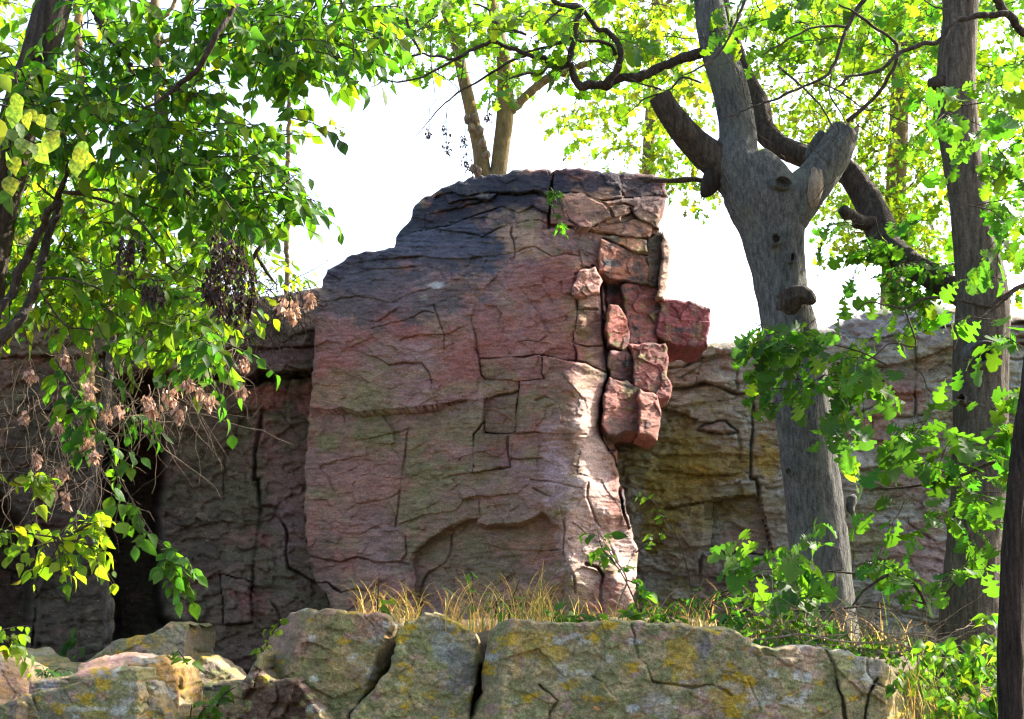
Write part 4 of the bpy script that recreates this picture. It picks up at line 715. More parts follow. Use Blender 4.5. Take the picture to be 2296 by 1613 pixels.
B = [  # crooked dark limb reaching left over the pillar
 rz(1,0,[(2420,360),(2294,400),(2150,450),(2050,500),(1950,530),(1850,545),(1780,570),(1700,575),(1610,580),(1560,520),(1525,430),(1440,440),(1380,410),(1270,370),(1170,330),(1060,290),(980,290),(900,320),(850,350),(780,395),(690,385),(600,370),(480,370),(340,360),(200,350)],[42,38,36,36,34,33,33,32,30,28,28,24,21,19,17,16,15,14,12,11,10,9,8,6,4]),
 rz(1,0,[(1525,430),(1545,350),(1570,250),(1580,150),(1610,90),(1600,60),(1520,40),(1450,10),(1400,-60)],[28,25,22,20,19,18,17,16,12]), rz(1,0,[(1780,570),(1850,500),(1880,400),(1850,280),(1800,210),(1720,190),(1680,130),(1620,60),(1530,40),(1440,0),(1380,-60)],[32,28,25,22,20,19,18,18,17,16,10]),
 rz(1,0,[(1850,360),(1830,320),(1780,290),(1700,270),(1610,270),(1570,265),(1470,285),(1380,315),(1280,340),(1230,350)],[16,15,14,13,12,12,12,11,9,6]), rz(1,0,[(850,350),(780,395),(690,440),(620,480),(560,510),(480,540),(390,555),(290,540),(240,570),(200,585)],[12,11,10,9,8,8,7,6,4,2]),
 rz(1,0,[(1240,370),(1130,420),(1040,470),(950,530),(880,570),(800,610),(720,680),(650,740),(590,810),(530,890),(480,940),(430,1010)],[14,12,11,10,8,7,6,5,4,3,2,1.5]), rz(1,0,[(1400,430),(1340,490),(1270,490),(1190,510),(1130,535)],[14,13,11,9,6]), rz(1,0,[(540,370),(490,270),(450,180),(430,110),(390,50),(350,0),(320,-60)],[10,11,12,12,12,11,9]),
 rz(1,0,[(1240,230),(1170,205),(1090,180),(1030,140),(1000,80),(930,40),(880,30)],[10,13,13,12,10,8,5]), rz(1,0,[(820,400),(815,480),(805,560),(790,640)],[6,5,4,2]), rz(1,0,[(720,680),(760,640),(790,600),(720,540),(700,520)],[4,3,3,3,2]), rz(1,0,[(620,480),(690,520),(720,540),(850,490),(930,520)],[4,4,3,3,2]),
 rz(1,0,[(1480,60),(1400,130),(1330,210),(1290,250)],[10,9,7,4]), rz(1,0,[(2420,560),(2294,520),(2200,610),(2050,660),(1960,740),(1880,800)],[8,8,7,6,4,2]), rz(1,0,[(2150,600),(2000,560),(1860,490),(1700,380)],[7,6,5,3])]
for i, q in enumerate(B): limb("branch", [(x, y, r * .95, -.25 * (i > 0) * math.sin(i) - .3 * (j / len(q)) * math.cos(i * 2)) for j, (x, y, r) in enumerate(q)], OY, oak, M_DARKBARK if i < 4 else M_TWIG, 10 if i < 4 else 7, .12, 20 + i)

# tall oak on the right, with a heavy limb running up to the left behind the pruned oak
TY = 10.4
tall = empty("oak_tree", at(2178, 1480, TY), "tall straight brown oak trunk near the right edge with a scarred knot", "tree")
limb("trunk", [(2176, 1520, 80), (2175, 1460, 72), (2176, 1375, 66), (2186, 1208, 62), (2196, 1080, 61), (2199, 938, 62), (2200, 805, 62), (2204, 671, 60), (2190, 560, 50), (2168, 430, 44), (2150, 300, 48), (2144, 200, 47), (2145, 150, 46), (2152, 67, 41), (2154, 0, 41), (2156, -200, 34), (2150, -500, 22), (2145, -760, 8)], TY, tall, M_GREYBARK, 60, .07, 31)
patch_disc("knot", 2196, 795, TY - .20, 40, 36, (.05, -1, .25), M_OAK, tall, 7, .05, .05); patch_disc("knot", 2157, 896, TY - .17, 12, 14, (-.4, -1, .1), M_GREYBARK, tall, 8, .03, .05)
limb("stub", [(2125, 190, 26, -.02), (2100, 186, 18, -.05), (2082, 186, 9, -.06)], TY, tall, M_DARKBARK, 10, .25, 33)
limb("limb", [(2190, 690, 30, .05), (2150, 658, 29, .15), (2085, 618, 29, .45), (2035, 590, 31, .7), (1985, 548, 34, .95), (1970, 505, 35, 1.05), (1954, 467, 34, 1.15), (1925, 417, 32, 1.3), (1894, 382, 30, 1.4), (1850, 362, 28, 1.5), (1818, 354, 27, 1.55), (1784, 344, 27, 1.6), (1744, 324, 27, 1.7), (1714, 290, 26, 1.8), (1704, 234, 22, 1.9), (1688, 194, 18, 1.95), (1668, 150, 15, 2), (1640, 60, 12, 2.1), (1610, -60, 8, 2.2)], TY, tall, M_DARKBARK, 40, .13, 34)
limb("branch", [(1965, 500, 16, 1.0), (1930, 500, 18, .95), (1905, 485, 17, .9), (1890, 470, 13, .85)], TY, tall, M_DARKBARK, 9, .2, 35)
BR = [rz(2,0,[(2460,330),(2380,270),(2294,210),(2200,110),(2130,0),(2080,-90)],[40,38,36,34,32,26]), rz(2,0,[(2180,95),(2050,100),(1960,115),(1850,140),(1780,210),(1700,280),(1580,310),(1450,360),(1350,450),(1240,490),(1120,520),(1040,590)],[26,24,22,20,19,18,17,16,14,12,10,5]),
 rz(2,0,[(1240,-60),(1220,0),(1160,90),(1100,200),(1060,320),(1010,450),(980,500),(880,550),(780,590),(640,660),(560,690),(440,730),(280,800)],[18,17,17,16,15,14,13,11,10,9,8,6,4]), rz(2,0,[(1090,180),(960,180),(860,190),(740,250),(600,330),(540,370)],[12,10,9,8,7,4]), rz(2,0,[(450,-60),(420,0),(360,150),(310,260),(200,400),(100,460),(0,510)],[12,12,11,10,9,8,6]),
 rz(2,0,[(1110,810),(1220,720),(1330,600),(1380,520),(1430,440),(1440,310),(1380,250),(1290,190),(1180,100),(1050,30)],[18,16,14,14,13,13,12,11,10,6]), rz(2,0,[(640,440),(780,570),(900,680),(1010,850)],[9,9,8,6]), rz(2,0,[(920,560),(1060,620),(1240,740),(1430,700)],[7,6,5,3]), rz(2,0,[(1000,500),(990,640),(1080,790),(1150,960)],[7,6,5,3]), rz(2,0,[(1580,-30),(1690,40),(1790,70)],[8,6,3]),
 rz(2,1,[(2400,300),(2294,310),(2150,390),(2050,450),(1880,410),(1650,390),(1500,460),(1380,440),(1240,420),(1150,500)],[16,15,14,13,12,11,10,8,6,3]), rz(2,1,[(2400,240),(2250,330),(2100,460),(1980,540),(1860,640),(1820,750)],[10,10,9,8,7,4]), rz(2,1,[(1500,480),(1540,600),(1560,720),(1400,700),(1290,780),(1160,850)],[9,8,7,6,5,3]), rz(2,1,[(1540,820),(1620,930),(1650,1010),(1730,1060)],[5,4,4,2]), rz(2,0,[(2294,640),(2100,670),(1950,700),(1800,690),(1740,580),(1710,480)],[7,6,6,5,4,3])]
for i, q in enumerate(BR): limb("branch", [(x, y, r * .95, -.35 - .25 * math.sin(i * 1.7) - .25 * (j / len(q))) for j, (x, y, r) in enumerate(q)], TY, tall, M_DARKBARK if i < 3 else M_TWIG, 10 if i < 3 else 7, .12, 50 + i)
# dark near trunk at the right margin
near = empty("tree", at(2266, 1700, 8.0), "slender dark-barked trunk cut by the right edge of the picture", "tree")
limb("trunk", [(2268, 1800, 34), (2267, 1613, 29), (2267, 1480, 27), (2268, 1340, 26), (2274, 1200, 25), (2285, 1072, 25), (2302, 940, 24), (2318, 830, 24), (2345, 650, 22), (2370, 400, 20), (2380, 0, 16), (2385, -400, 8)], 8.0, near, M_BLACKBARK, 48, .2, 61)

# forked tree behind the pillar
BY = 18.0
fork = empty("forked_tree", (float(at(1095, 400, BY)[0]), BY, 4.4), "forked tree with backlit tan bark rising behind the top of the pillar", "tree")
limb("trunk", rz(1,0,[(1000,1700),(1000,1400),(975,1260),(950,1150),(930,1000),(890,830),(850,650),(810,480),(780,330),(740,200),(710,100),(690,0),(660,-200),(640,-600)],[95,80,70,58,52,46,44,42,38,36,37,38,30,12]), BY, fork, M_BACKBARK, 16, .08, 71)
limb("stem", rz(1,0,[(1010,1300),(1050,1180),(1075,1000),(1098,800),(1100,600),(1090,400),(1060,250),(1030,100),(1010,0),(980,-300),(990,-600)],[60,58,58,60,54,48,42,38,36,24,10]), BY, fork, M_BACKBARK, 16, .07, 72)
limb("limb", rz(1,0,[(1110,780),(1150,730),(1230,660),(1330,570),(1430,500),(1510,490),(1650,430),(1760,390),(1880,300),(1990,210),(2130,80),(2250,-40)],[40,37,35,32,30,28,24,22,22,20,18,12]), BY, fork, M_BACKBARK, 12, .08, 73)
for i, (x, y) in enumerate([(845, 800), (870, 860), (900, 790), (950, 960), (980, 1040), (895, 1130), (935, 880), (920, 1150)]):
    q = R(1, 0, (x, y))[0]; patch_disc("flaking_bark", q[0], q[1], BY - .22, 9, 12, (-.2 + .1 * i, -1, .1), M_DRYTWIG, fork, 80 + i, .05)
# left leaning tree, its trunk leaving the frame at the left
LY = 7.6
lean = empty("leaning_tree", at(-190, 1750, LY), "dark leaning trunk in the upper left corner with broad leafy boughs", "tree")
limb("trunk", [(-200, 1800, 62), (-150, 1400, 56), (-90, 1000, 52), (-30, 600, 48), (20, 360, 46), (75, 165, 43), (100, 80, 43), (123, 0, 41), (150, -100, 38), (200, -350, 30), (240, -700, 12)], LY, lean, M_DARKBARK, 48, .12, 91)
LB = [[(150, -40, 24), (190, -30, 26), (220, 0, 25), (228, 30, 20), (240, 70, 13), (270, 110, 9), (295, 150, 5)], rz(0,0,[(1640,-60),(1610,10),(1560,80),(1490,180),(1420,290),(1350,420),(1290,510),(1200,580),(1080,670),(960,730)],[20,20,20,21,22,22,21,18,12,6]),
 [(-60, 860, 16), (0, 770, 15)] + rz(0,1,[(60,620),(160,480),(240,310),(320,0)],[40,36,32,28]) + rz(0,0,[(400,1330),(410,1270),(450,1160),(470,1080)],[26,22,14,6]), [(-40, 760, 14)] + rz(0,1,[(0,470),(60,380),(160,150),(240,0)],[36,34,32,30]) + rz(0,0,[(300,1480),(370,1350)],[28,24]),
 rz(0,0,[(430,1290),(560,1310),(700,1350),(830,1400),(950,1500),(1030,1600),(1100,1700)],[14,12,11,10,9,8,6]), rz(0,0,[(430,1300),(600,1280),(720,1280),(850,1310),(1000,1380),(1120,1420)],[12,10,9,8,7,4]), rz(0,0,[(1180,1220),(1310,1340),(1400,1400),(1470,1450),(1520,1530),(1570,1613),(1600,1720)],[12,15,16,15,13,12,8]),
 rz(0,0,[(1660,1400),(1740,1450),(1780,1520),(1790,1580),(1770,1640),(1720,1720),(1670,1790)],[14,17,17,17,16,15,12]), rz(0,1,[(1720,90),(1760,160),(1800,230),(1860,300)],[13,12,10,5]), rz(0,0,[(1200,1460),(1300,1500),(1380,1490),(1480,1520),(1560,1560)],[10,11,10,8,5]), rz(0,0,[(700,180),(780,270),(830,360),(880,500)],[26,22,18,10]),
 rz(0,0,[(1300,500),(1200,700),(1000,830),(800,840),(600,760)],[10,10,9,7,4]), rz(0,0,[(250,1230),(310,1290),(370,1340)],[6,8,10]), rz(0,0,[(1560,30),(1750,30),(1950,90),(2100,140),(2250,160)],[10,9,7,5,3]), rz(0,1,[(250,270),(400,260),(560,290),(680,340),(800,420)],[10,9,7,6,3]), rz(0,1,[(240,300),(420,560),(560,600),(700,620)],[8,7,6,4])]
for i, q in enumerate(LB): limb("branch", [(x, y, r, (.12 * math.sin(2 * i + j * .7)) + (-.3 if i in (2, 3, 4, 5, 12, 14, 15) else (.6 if i in (6, 7, 8, 9) else (-.8 if i == 1 else 0)))) for j, (x, y, r) in enumerate(q)], LY, lean, M_DARKBARK if i < 4 or i in (6, 7) else M_TWIG, 9, .12, 100 + i)
def hanging(LV, rng, path, Y, n, size, tints, spread=.1, k=4, L=.16):
    P = spline(np.column_stack([at([p[0] for p in path], [p[1] for p in path], Y), np.linspace(.006, .002, len(path))]), .05); LV.tw.append(P)
    for i in range(n):
        t = rng.rand() ** .8; j = min(int(t * (len(P) - 1)), len(P) - 2); d = P[j + 1, :3] - P[j, :3]; d /= np.linalg.norm(d) + 1e-9
        spray(LV, rng, P[j, :3], d + rng.randn(3) * .7, L * (.6 + .7 * rng.rand()), k, size, tints, .6, .0022)
rng = np.random.RandomState(5)
LV = Leaves()
top_l = [(-60, -60), (900, -60), (880, 50), (850, 130), (800, 170), (720, 190), (735, 250), (700, 330), (640, 340), (730, 450), (700, 510), (640, 540), (580, 600), (560, 700), (500, 780), (300, 770), (-60, 760)]
fill(LV, rng, [(-60, 130), (200, 110), (330, 160), (540, 190), (650, 230), (660, 290), (600, 320), (540, 350), (400, 380), (200, 370), (-60, 360)], (6.9, 7.9), 190, .068, G_DK + G_MD + G_LT, .28, 8, .55, dirx=.3)
fill(LV, rng, [(150, -50), (330, -50), (350, 120), (420, 200), (180, 160)], (6.9, 7.9), 52, .074, G_DK + G_MD, .26, 7, .6)
fill(LV, rng, [(430, -50), (880, -50), (860, 40), (810, 120), (690, 160), (560, 170), (430, 110)], (6.8, 7.8), 175, .068, G_DK + G_MD + G_LT[:2], .24, 8, .6, dens=lambda x, y: 1 - .5 * (x > 740), dirx=.2)
fill(LV, rng, [(300, 330), (540, 340), (590, 360), (670, 450), (640, 490), (540, 470), (420, 440)], (6.9, 7.7), 70, .072, G_DK + G_MD, .26, 8, .6, dirx=.4)
fill(LV, rng, [(0, 360), (420, 370), (560, 470), (580, 540), (540, 600), (500, 700), (480, 760), (400, 700), (250, 660), (-60, 640)], (7.6, 9.2), 250, .068, G_MD + G_LT + G_YL[:1], .26, 8, .6)
fill(LV, rng, [(100, 560), (450, 630), (500, 720), (470, 850), (420, 800), (360, 740), (160, 720)], (7.2, 8.0), 72, .072, G_LT + G_MD, .22, 7, .7)
fill(LV, rng, [(-40, 540), (300, 560), (500, 620), (530, 690), (460, 760), (200, 720), (-40, 700)], (8.0, 9.2), 80, .074, G_LT + G_YL, .26, 8, .6)
fill(LV, rng, [(-60, -50), (170, -50), (120, 120), (-60, 200)], (8.0, 9.0), 26, .075, G_MD + G_LT, .26, 8, .6)
fill(LV, rng, [(430, 760), (500, 740), (520, 780), (500, 870), (460, 850)], (7.0, 7.4), 12, .066, G_DK, .18, 7, .8)
hanging(LV, rng, [(120, 800), (180, 890), (215, 960), (255, 1040), (300, 1130), (350, 1210), (410, 1290)], 7.3, 34, .066, G_DK + G_MD + G_LT[:1], k=5)
hanging(LV, rng, [(240, 830), (275, 870), (300, 940), (360, 980)], 8.6, 8, .07, G_DK)
finish(LV, lean, OVATE, "ovate", M_LEAF, 300, M_TWIG)
# dry seed bunches hanging from its boughs
def seed_bunch(px, py, h, w, Y, dark, parent, seed, up=.75):
    r = np.random.RandomState(seed); parts = []; V = []; F = []; C = []; n = 0
    top = at(px, py - h * .75, Y); stem = at(px + 3, py - h * up, Y); bot = at(px + r.randn() * 4, py + h * .5, Y); S = np.array([stem + (bot - stem) * t + r.randn(3) * .008 for t in np.linspace(0, 1, 5)])
    tv, tf = tube(np.column_stack([S, np.full(5, .0028)]), 5); base = np.array((.045, .03, .025) if dark else (.40, .25, .18))  # lit bunches tan, silhouetted ones near black: backlight put into the colour
    for i in range(int((16 if dark else 34) + h * .6)):
        t = .3 + .7 * r.rand(); p = top + (bot - top) * t + np.array([r.randn() * w, r.randn() * w, r.randn() * w * .5]) / FPX * Y * .42 * (1.2 - .6 * abs(t - .6)); a = np.array([r.randn() * .5, r.randn() * .5, -1]); s_ = (.020 + .018 * r.rand()); Fm = frame(a, r.randn(3))
        q = LANCE[0][0] * np.array([1.5, 1, 1]); V.append((q * s_) @ Fm.T + p); F.append(LANCE[0][1] + n); n += len(q); C.append(np.tile(base * (1 + .3 * r.randn()), (len(q), 1)))
    V.append(tv); C.append(np.tile(base * .8, (len(tv), 1))); F2 = tf + n
    put("seed_bunch", mesh("seed_bunch", np.concatenate(V), [np.concatenate(F), F2], M_DRY, np.clip(np.concatenate(C), .01, .6)), parent, 'stuff')
sb = [(0,1,980,1090,120,50),(0,1,1015,1140,60,30),(0,1,1150,1040,110,60),(0,1,1190,1150,110,34),(0,1,1265,960,60,40),(0,1,1330,1020,50,26),(0,1,1400,1080,70,60),(0,1,1620,1010,70,36),(0,1,1640,830,80,30),(0,1,720,1170,90,44),(0,1,790,1140,60,30),(0,1,560,1350,130,50),(0,1,630,1440,80,34),(0,1,170,1180,80,30),(0,1,240,1470,90,30),(0,1,410,1560,90,36),(0,1,600,1000,90,44),(0,1,430,800,110,50),(0,1,1900,430,100,40),(0,1,1990,450,110,40),(0,1,2070,390,90,30),(0,1,1960,500,60,40),(0,2,340,40,110,70),(0,2,440,120,110,34),(0,2,270,60,60,40),(0,1,200,900,80,40),(0,1,390,1250,70,30)]
for i, (c_, r_, x, y, h, w) in enumerate(sb): q = R(c_, r_, (x, y))[0]; seed_bunch(q[0], q[1], h * K, w * K, 7.0 + .3 * math.sin(i * 3), False, lean, i)
sd = [(840,80,190,120),(920,30,90,70),(1450,60,220,110),(1540,200,220,130),(1420,260,170,110),(1570,60,120,90),(1490,380,170,100),(1660,250,200,110),(1640,420,130,90),(1560,470,110,70),(1000,340,100,80),(1390,330,110,80),(1070,340,70,50)]
for i, (x, y, h, w) in enumerate(sd):
    q = R(0, 1, (x, y))[0]
    for k_ in range(2): seed_bunch(q[0] + 16 * k_ - 6, q[1] + 12 * k_, h * K * 1.4, w * K * .3, 6.75 + .2 * k_, True, lean, 60 + i * 3 + k_)
for i, (x, y, h, w) in enumerate([(705, 870, 70, 50), (705, 990, 90, 46), (590, 890, 60, 26), (985, 785, 60, 24), (840, 1080, 130, 60), (825, 940, 70, 36), (905, 1140, 80, 50)]):
    q = R(1, 0, (x, y))[0]; seed_bunch(q[0], q[1], h * K, w * K, 11.8, True, oak, 200 + i, 2.6)

# yellow-green sapling branch at the left margin, sunlit
sap = empty("sapling", at(240, 1470, 12.6), "slim crooked sapling trunk standing before the dark recess", "sapling")
limb("trunk", [(240, 1500, 15), (240, 1460, 13), (243, 1410, 12), (245, 1360, 12), (232, 1310, 11), (218, 1250, 11), (200, 1200, 10), (190, 1150, 10), (205, 1090, 10), (230, 980, 9), (240, 880, 9), (248, 790, 9), (262, 700, 7), (280, 560, 5)], 12.6, sap, M_GREYBARK, 10, .1, 131)
LV = Leaves(); rng = np.random.RandomState(8)
hanging(LV, rng, [(190, 1150), (160, 1330), (175, 1400), (180, 1450)], 12.5, 5, .08, G_DK)
finish(LV, sap, OVATE, "ovate", M_LEAF, 40, M_TWIG)
bough = empty("leafy_bough", at(-80, 1195, 6.6), "low yellow-green sunlit bough reaching in from the left edge", "bough")
LV = Leaves(); rng = np.random.RandomState(9)
for path in ([(-80, 1190), (0, 1192), (60, 1196), (120, 1205), (180, 1215), (235, 1235)], [(120, 1205), (130, 1230), (135, 1262)], [(-80, 1080), (0, 1060), (50, 1062), (95, 1090)], [(-60, 1430), (-10, 1420), (30, 1440)], [(150, 1205), (190, 1180), (205, 1175)]):
    hanging(LV, rng, path, 6.6, max(5, int(len(path) * 3.6)), .054, G_LT + G_YL, k=4, L=.15)
finish(LV, bough, OVATE2, "ovate2", M_LEAF_BACK, 300, M_TWIG)
near_b = empty("leafy_bough", at(-80, 280, 4.6), "large mottled yellow leaves close to the camera at the left edge", "bough")
LV = Leaves(); rng = np.random.RandomState(10); MOT = [(.17, .19, .04), (.21, .21, .04), (.13, .18, .05), (.10, .16, .05)]
for i in range(24):
    x, y = [(20, 215), (60, 245), (20, 285), (55, 325), (25, 355), (105, 265), (130, 295), (165, 325), (185, 345), (10, 400), (0, 170), (85, 335), (5, 335), (-10, 255), (45, 205)][i % 15]; x += rng.randn() * 9; y += rng.randn() * 9
    LV.add(at(x, y, 4.6 + .25 * rng.randn()), np.array([.35 + .3 * rng.randn(), -.2 + .3 * rng.randn(), -.85]), np.array([.1, -.9, .4]) + rng.randn(3) * .55, (.05 + .04 * rng.rand()) * (1.2 if i in (6, 7) else 1), np.array(MOT[rng.randint(4)]))
LV.tw.append(np.column_stack([at([-80, 20, 60, 110, 150], [215, 240, 268, 290, 300], 4.6), [.004, .0035, .003, .0025, .002]]))
finish(LV, near_b, [OVATE[0], OVATE[4]], "mottled", M_MOTTLED, 60, M_TWIG)

# ------------------------------------------------------------------ crowns of the back trees
def back_tree(label, x, Y, lean_, regs, seed, size, tints, k=8, L=.5, r=30, group="trees beyond the rocks", tpl=OAKB, key="oakb", twigs=M_TWIG, trunk=True, mat=None):
    t = empty("background_tree", (float(at(x, 700, Y)[0]), Y, 4.4), label, "tree", group); rg = np.random.RandomState(seed)
    if trunk: limb("trunk", [(x, 1000, r * 1.2), (x + lean_ * .2, 700, r), (x + lean_ * .5, 400, r * .9), (x + lean_ * .8, 100, r * .75), (x + lean_, -300, r * .5), (x + lean_, -700, r * .2)], Y, t, M_BACKBARK, 12, .08, seed)
    LV = Leaves()
    for (poly, n, Yr) in regs: fill(LV, rg, poly, Yr, n, size, tints, L, k, .45, flat=.8)
    finish(LV, t, tpl, key, mat or M_LEAF_BACK, 0, twigs); return t
# crown of the forked tree
LV = Leaves(); rng = np.random.RandomState(21)
fill(LV, rng, [(860, -40), (1250, -40), (1240, 60), (1200, 110), (1160, 150), (1130, 190), (1050, 165), (1000, 110), (880, 100), (850, 50)], (16.0, 19.0), 100, .13, G_LT + G_MD, .5, 8, .5, flat=.8)
fill(LV, rng, [(1200, -40), (1580, -40), (1580, 230), (1500, 200), (1420, 120), (1250, 100)], (16.5, 19.5), 120, .13, G_LT + G_YL, .5, 8, .5, flat=.8)
fill(LV, rng, [(860, 20), (960, 60), (960, 130), (860, 110)], (15.0, 16.0), 12, .13, G_MD, .4, 7, .5)
finish(LV, fork, OAKB, "oakb", M_LEAF_BACK, 0, M_TWIG)
# crown leaves of the pruned oak and of the tall oak
LV = Leaves(); rng = np.random.RandomState(22)
fill(LV, rng, [(1130, 0), (1330, 10), (1420, 110), (1330, 170), (1200, 120)], (11.0, 12.2), 34, .12, G_MD + G_LT, .35, 7, .5, flat=.8)
fill(LV, rng, [(1540, -40), (1900, -40), (1900, 60), (1800, 120), (1700, 60), (1600, 60)], (10.6, 12), 40, .12, G_LT + G_MD, .35, 7, .5, flat=.8)
fill(LV, rng, [(1690, 720), (1860, 700), (1990, 760), (1980, 870), (1890, 950), (1760, 900), (1660, 810)], (10.2, 10.7), 40, .135, G_DK + G_MD + G_DK, .28, 6, .6, flat=.7)
hanging(LV, rng, [(1990, 820), (1930, 790), (1850, 770), (1740, 760), (1660, 780)], 10.4, 8, .12, G_DK + G_MD)
finish(LV, oak, OAK, "oak", M_LEAF, 150, M_TWIG)
LV = Leaves(); rng = np.random.RandomState(23)
fill(LV, rng, [(1850, -40), (2330, -40), (2330, 560), (2230, 640), (2150, 560), (2100, 200), (1900, 100)], (10.9, 12.5), 100, .125, G_MD + G_LT, .4, 7, .5, flat=.8)
fill(LV, rng, [(2200, 180), (2330, 120), (2330, 700), (2230, 620), (2130, 330), (2110, 220)], (8.6, 9.8), 34, .12, G_DK + G_MD + G_LT[:1], .32, 7, .6, flat=.8)
fill(LV, rng, [(1900, 470), (2010, 500), (2140, 580), (2130, 700), (1960, 660), (1930, 600)], (10.5, 11.2), 34, .12, G_DK + G_MD, .3, 7, .6, flat=.8)
fill(LV, rng, [(2240, 700), (2330, 700), (2330, 1000), (2270, 960)], (8.6, 9.4), 12, .12, G_MD, .3, 6, .6)
fill(LV, rng, [(1850, -420), (2480, -420), (2480, -30), (1850, -30)], (13, 16), 150, .13, G_MD, .5, 8, .5, flat=.8)  # unseen crown above the view, added to shade the left boulders
finish(LV, tall, OAK, "oak", M_LEAF, 180, M_TWIG)
back_tree("bright yellow-green tree crown behind the sawn oak limb", 1420, 25, 60, [([(1240, 190), (1400, 170), (1560, 230), (1600, 340), (1560, 430), (1440, 330), (1330, 340), (1250, 290)], 130, (23, 27)), ([(1330, 330), (1500, 350), (1590, 410), (1560, 450), (1420, 400)], 34, (23, 26))], 301, .13, G_LT + G_YL, 7, .42, 16)
back_tree("dense sunlit yellow-green crown behind the broken oak limb", 1990, 26, 40, [([(1680, -40), (2130, -40), (2130, 330), (2100, 520), (1960, 500), (1860, 400), (1830, 250), (1720, 180)], 620, (24, 29)), ([(1840, 420), (2120, 440), (2140, 640), (1990, 600), (1880, 560), (1830, 480)], 130, (24, 28)), ([(1700, 200), (1850, 250), (1850, 330), (1720, 300)], 30, (24, 28))], 302, .13, G_LT + G_YL, 8, .5, 26)
back_tree("thin green crown at the right edge behind the tall oak", 2330, 25, 20, [([(2180, -40), (2600, -40), (2600, 700), (2240, 680), (2180, 400)], 420, (24, 28))], 303, .13, G_MD + G_LT, 8, .5, 30)
back_tree("pale yellow tree with a smooth trunk at the upper left", 346, 21, 12, [([(380, -40), (640, -40), (700, 160), (520, 240), (400, 160)], 26, (19, 22)), ([(200, 20), (700, 60), (760, 330), (600, 380), (250, 400)], 40, (20, 23))], 304, .12, G_YL, 6, .5, 0, trunk=False)
yt = [o for o in COL.objects if o.name.startswith("background_tree")][-1]
for i, q in enumerate([rz(0,0,[(1075,1500),(1070,900),(1060,400),(1055,300),(1050,150),(1040,0),(1030,-300),(1020,-800)],[36,34,32,30,30,30,24,8]), rz(0,0,[(1058,290),(1150,250),(1210,180),(1270,80),(1300,-40)],[16,14,12,9,6]), rz(0,0,[(1050,150),(1130,90),(1180,10),(1210,-60)],[18,16,14,10]), rz(0,0,[(1040,50),(950,0),(900,-60)],[16,14,10]), rz(0,0,[(1330,420),(1340,300),(1370,200),(1520,160)],[10,9,8,5])]): limb("trunk" if i == 0 else "branch", q, 21, yt, M_BACKBARK, 10, .08, 310 + i)
back_tree("bright green tree filling the gaps behind the left boughs", 200, 13.5, -30, [([(-80, 350), (350, 380), (560, 480), (600, 600), (540, 680), (-80, 680)], 230, (12.5, 14)), ([(-80, -40), (120, -40), (60, 200), (-80, 300)], 26, (11, 13))], 305, .085, G_LT + G_YL, 8, .4, 14, tpl=OVATE, key="ovate")
back_tree("pale willow-leaved shrub on the clifftop left of the pillar", 640, 17.5, 10, [([(540, 480), (640, 560), (700, 640), (690, 690), (560, 680), (520, 600)], 36, (17, 18))], 306, .12, G_YL + G_LT, 7, .4, 6, tpl=LANCE, key="lance", group=None)
# ------------------------------------------------------------------ grasses, shrubs, dead twigs
def blades(name, label, poly, Y, n, hmin, hmax, cols, seed, w=.0019, bend=.95, zf=None):
    r = np.random.RandomState(seed); P = np.array(poly, float); lo = P.min(0); hi = P.max(0); V = []; F = []; C = []; m = 0
    while m < n:
        x = lo[0] + (hi[0] - lo[0]) * r.rand(); yy = Y[0] + (Y[1] - Y[0]) * r.rand(); y = np.interp(x, P[:, 0], P[:, 1]); p = at(x, y, yy); p[2] -= .02
        h = hmin + (hmax - hmin) * r.rand() ** 1.6; az = r.rand() * 6.283; d = np.array([math.cos(az), math.sin(az), 0]); wd = np.array([-d[1], d[0], 0]); wd = wd * .5 + np.array([.7, 0, 0]); c = np.array(cols[r.randint(len(cols))]) * (1 + .2 * r.randn()); b_ = bend * (.3 + r.rand())
        k = 6
        for i in range(k):
            t = i / (k - 1); q = p + np.array([0, 0, h * (t - .35 * b_ * t ** 3)]) + d * h * b_ * t * t * .8; ww = w * (1 - t) ** .7 + .0004
            V += [q - wd * ww, q + wd * ww]; C += [c, c]
        a = m * 2 * k; F += [(a + 2 * i, a + 2 * i + 1, a + 2 * i + 3, a + 2 * i + 2) for i in range(k - 1)]; m += 1
    o = put(name, mesh(name, np.array(V), np.array(F), M_GRASS, np.clip(np.array(C), .01, .7))); return tag(o, label, "grass", kind="stuff")
DRY = [(.50, .34, .13), (.44, .30, .11), (.56, .42, .19), (.36, .25, .10), (.40, .20, .08)]; GG = [(.12, .17, .03), (.20, .20, .04), (.09, .15, .03)]
blades("dry_grass", "short tuft of dry and green grass at the left foot of the pillar", [(800, 1385), (860, 1388), (945, 1392)], (9.6, 10.3), 210, .04, .38, DRY + GG, 1)
blades("dry_grass", "large tuft of golden dry grass in front of the pillar foot", [(985, 1408), (1060, 1415), (1120, 1400), (1240, 1388)], (9.2, 10.2), 480, .04, .44, DRY * 2 + GG * 2, 2)
blades("dry_grass", "thin dry grass fringe along the top of the long ledge", [(1220, 1392), (1330, 1396), (1450, 1396), (1600, 1398)], (9.3, 10.4), 330, .05, .26, DRY + GG, 3)
blades("dry_grass", "straggly dry stalks between the ledge and the pruned oak", [(1540, 1400), (1700, 1430), (2000, 1450), (2100, 1500)], (9.4, 11), 260, .08, .45, DRY + GG, 4)
blades("dry_grass", "tall straw stalks and grass in the bottom right corner", [(2030, 1600), (2150, 1640), (2310, 1640)], (8.4, 9.2), 190, .15, .6, DRY + GG * 2, 5)
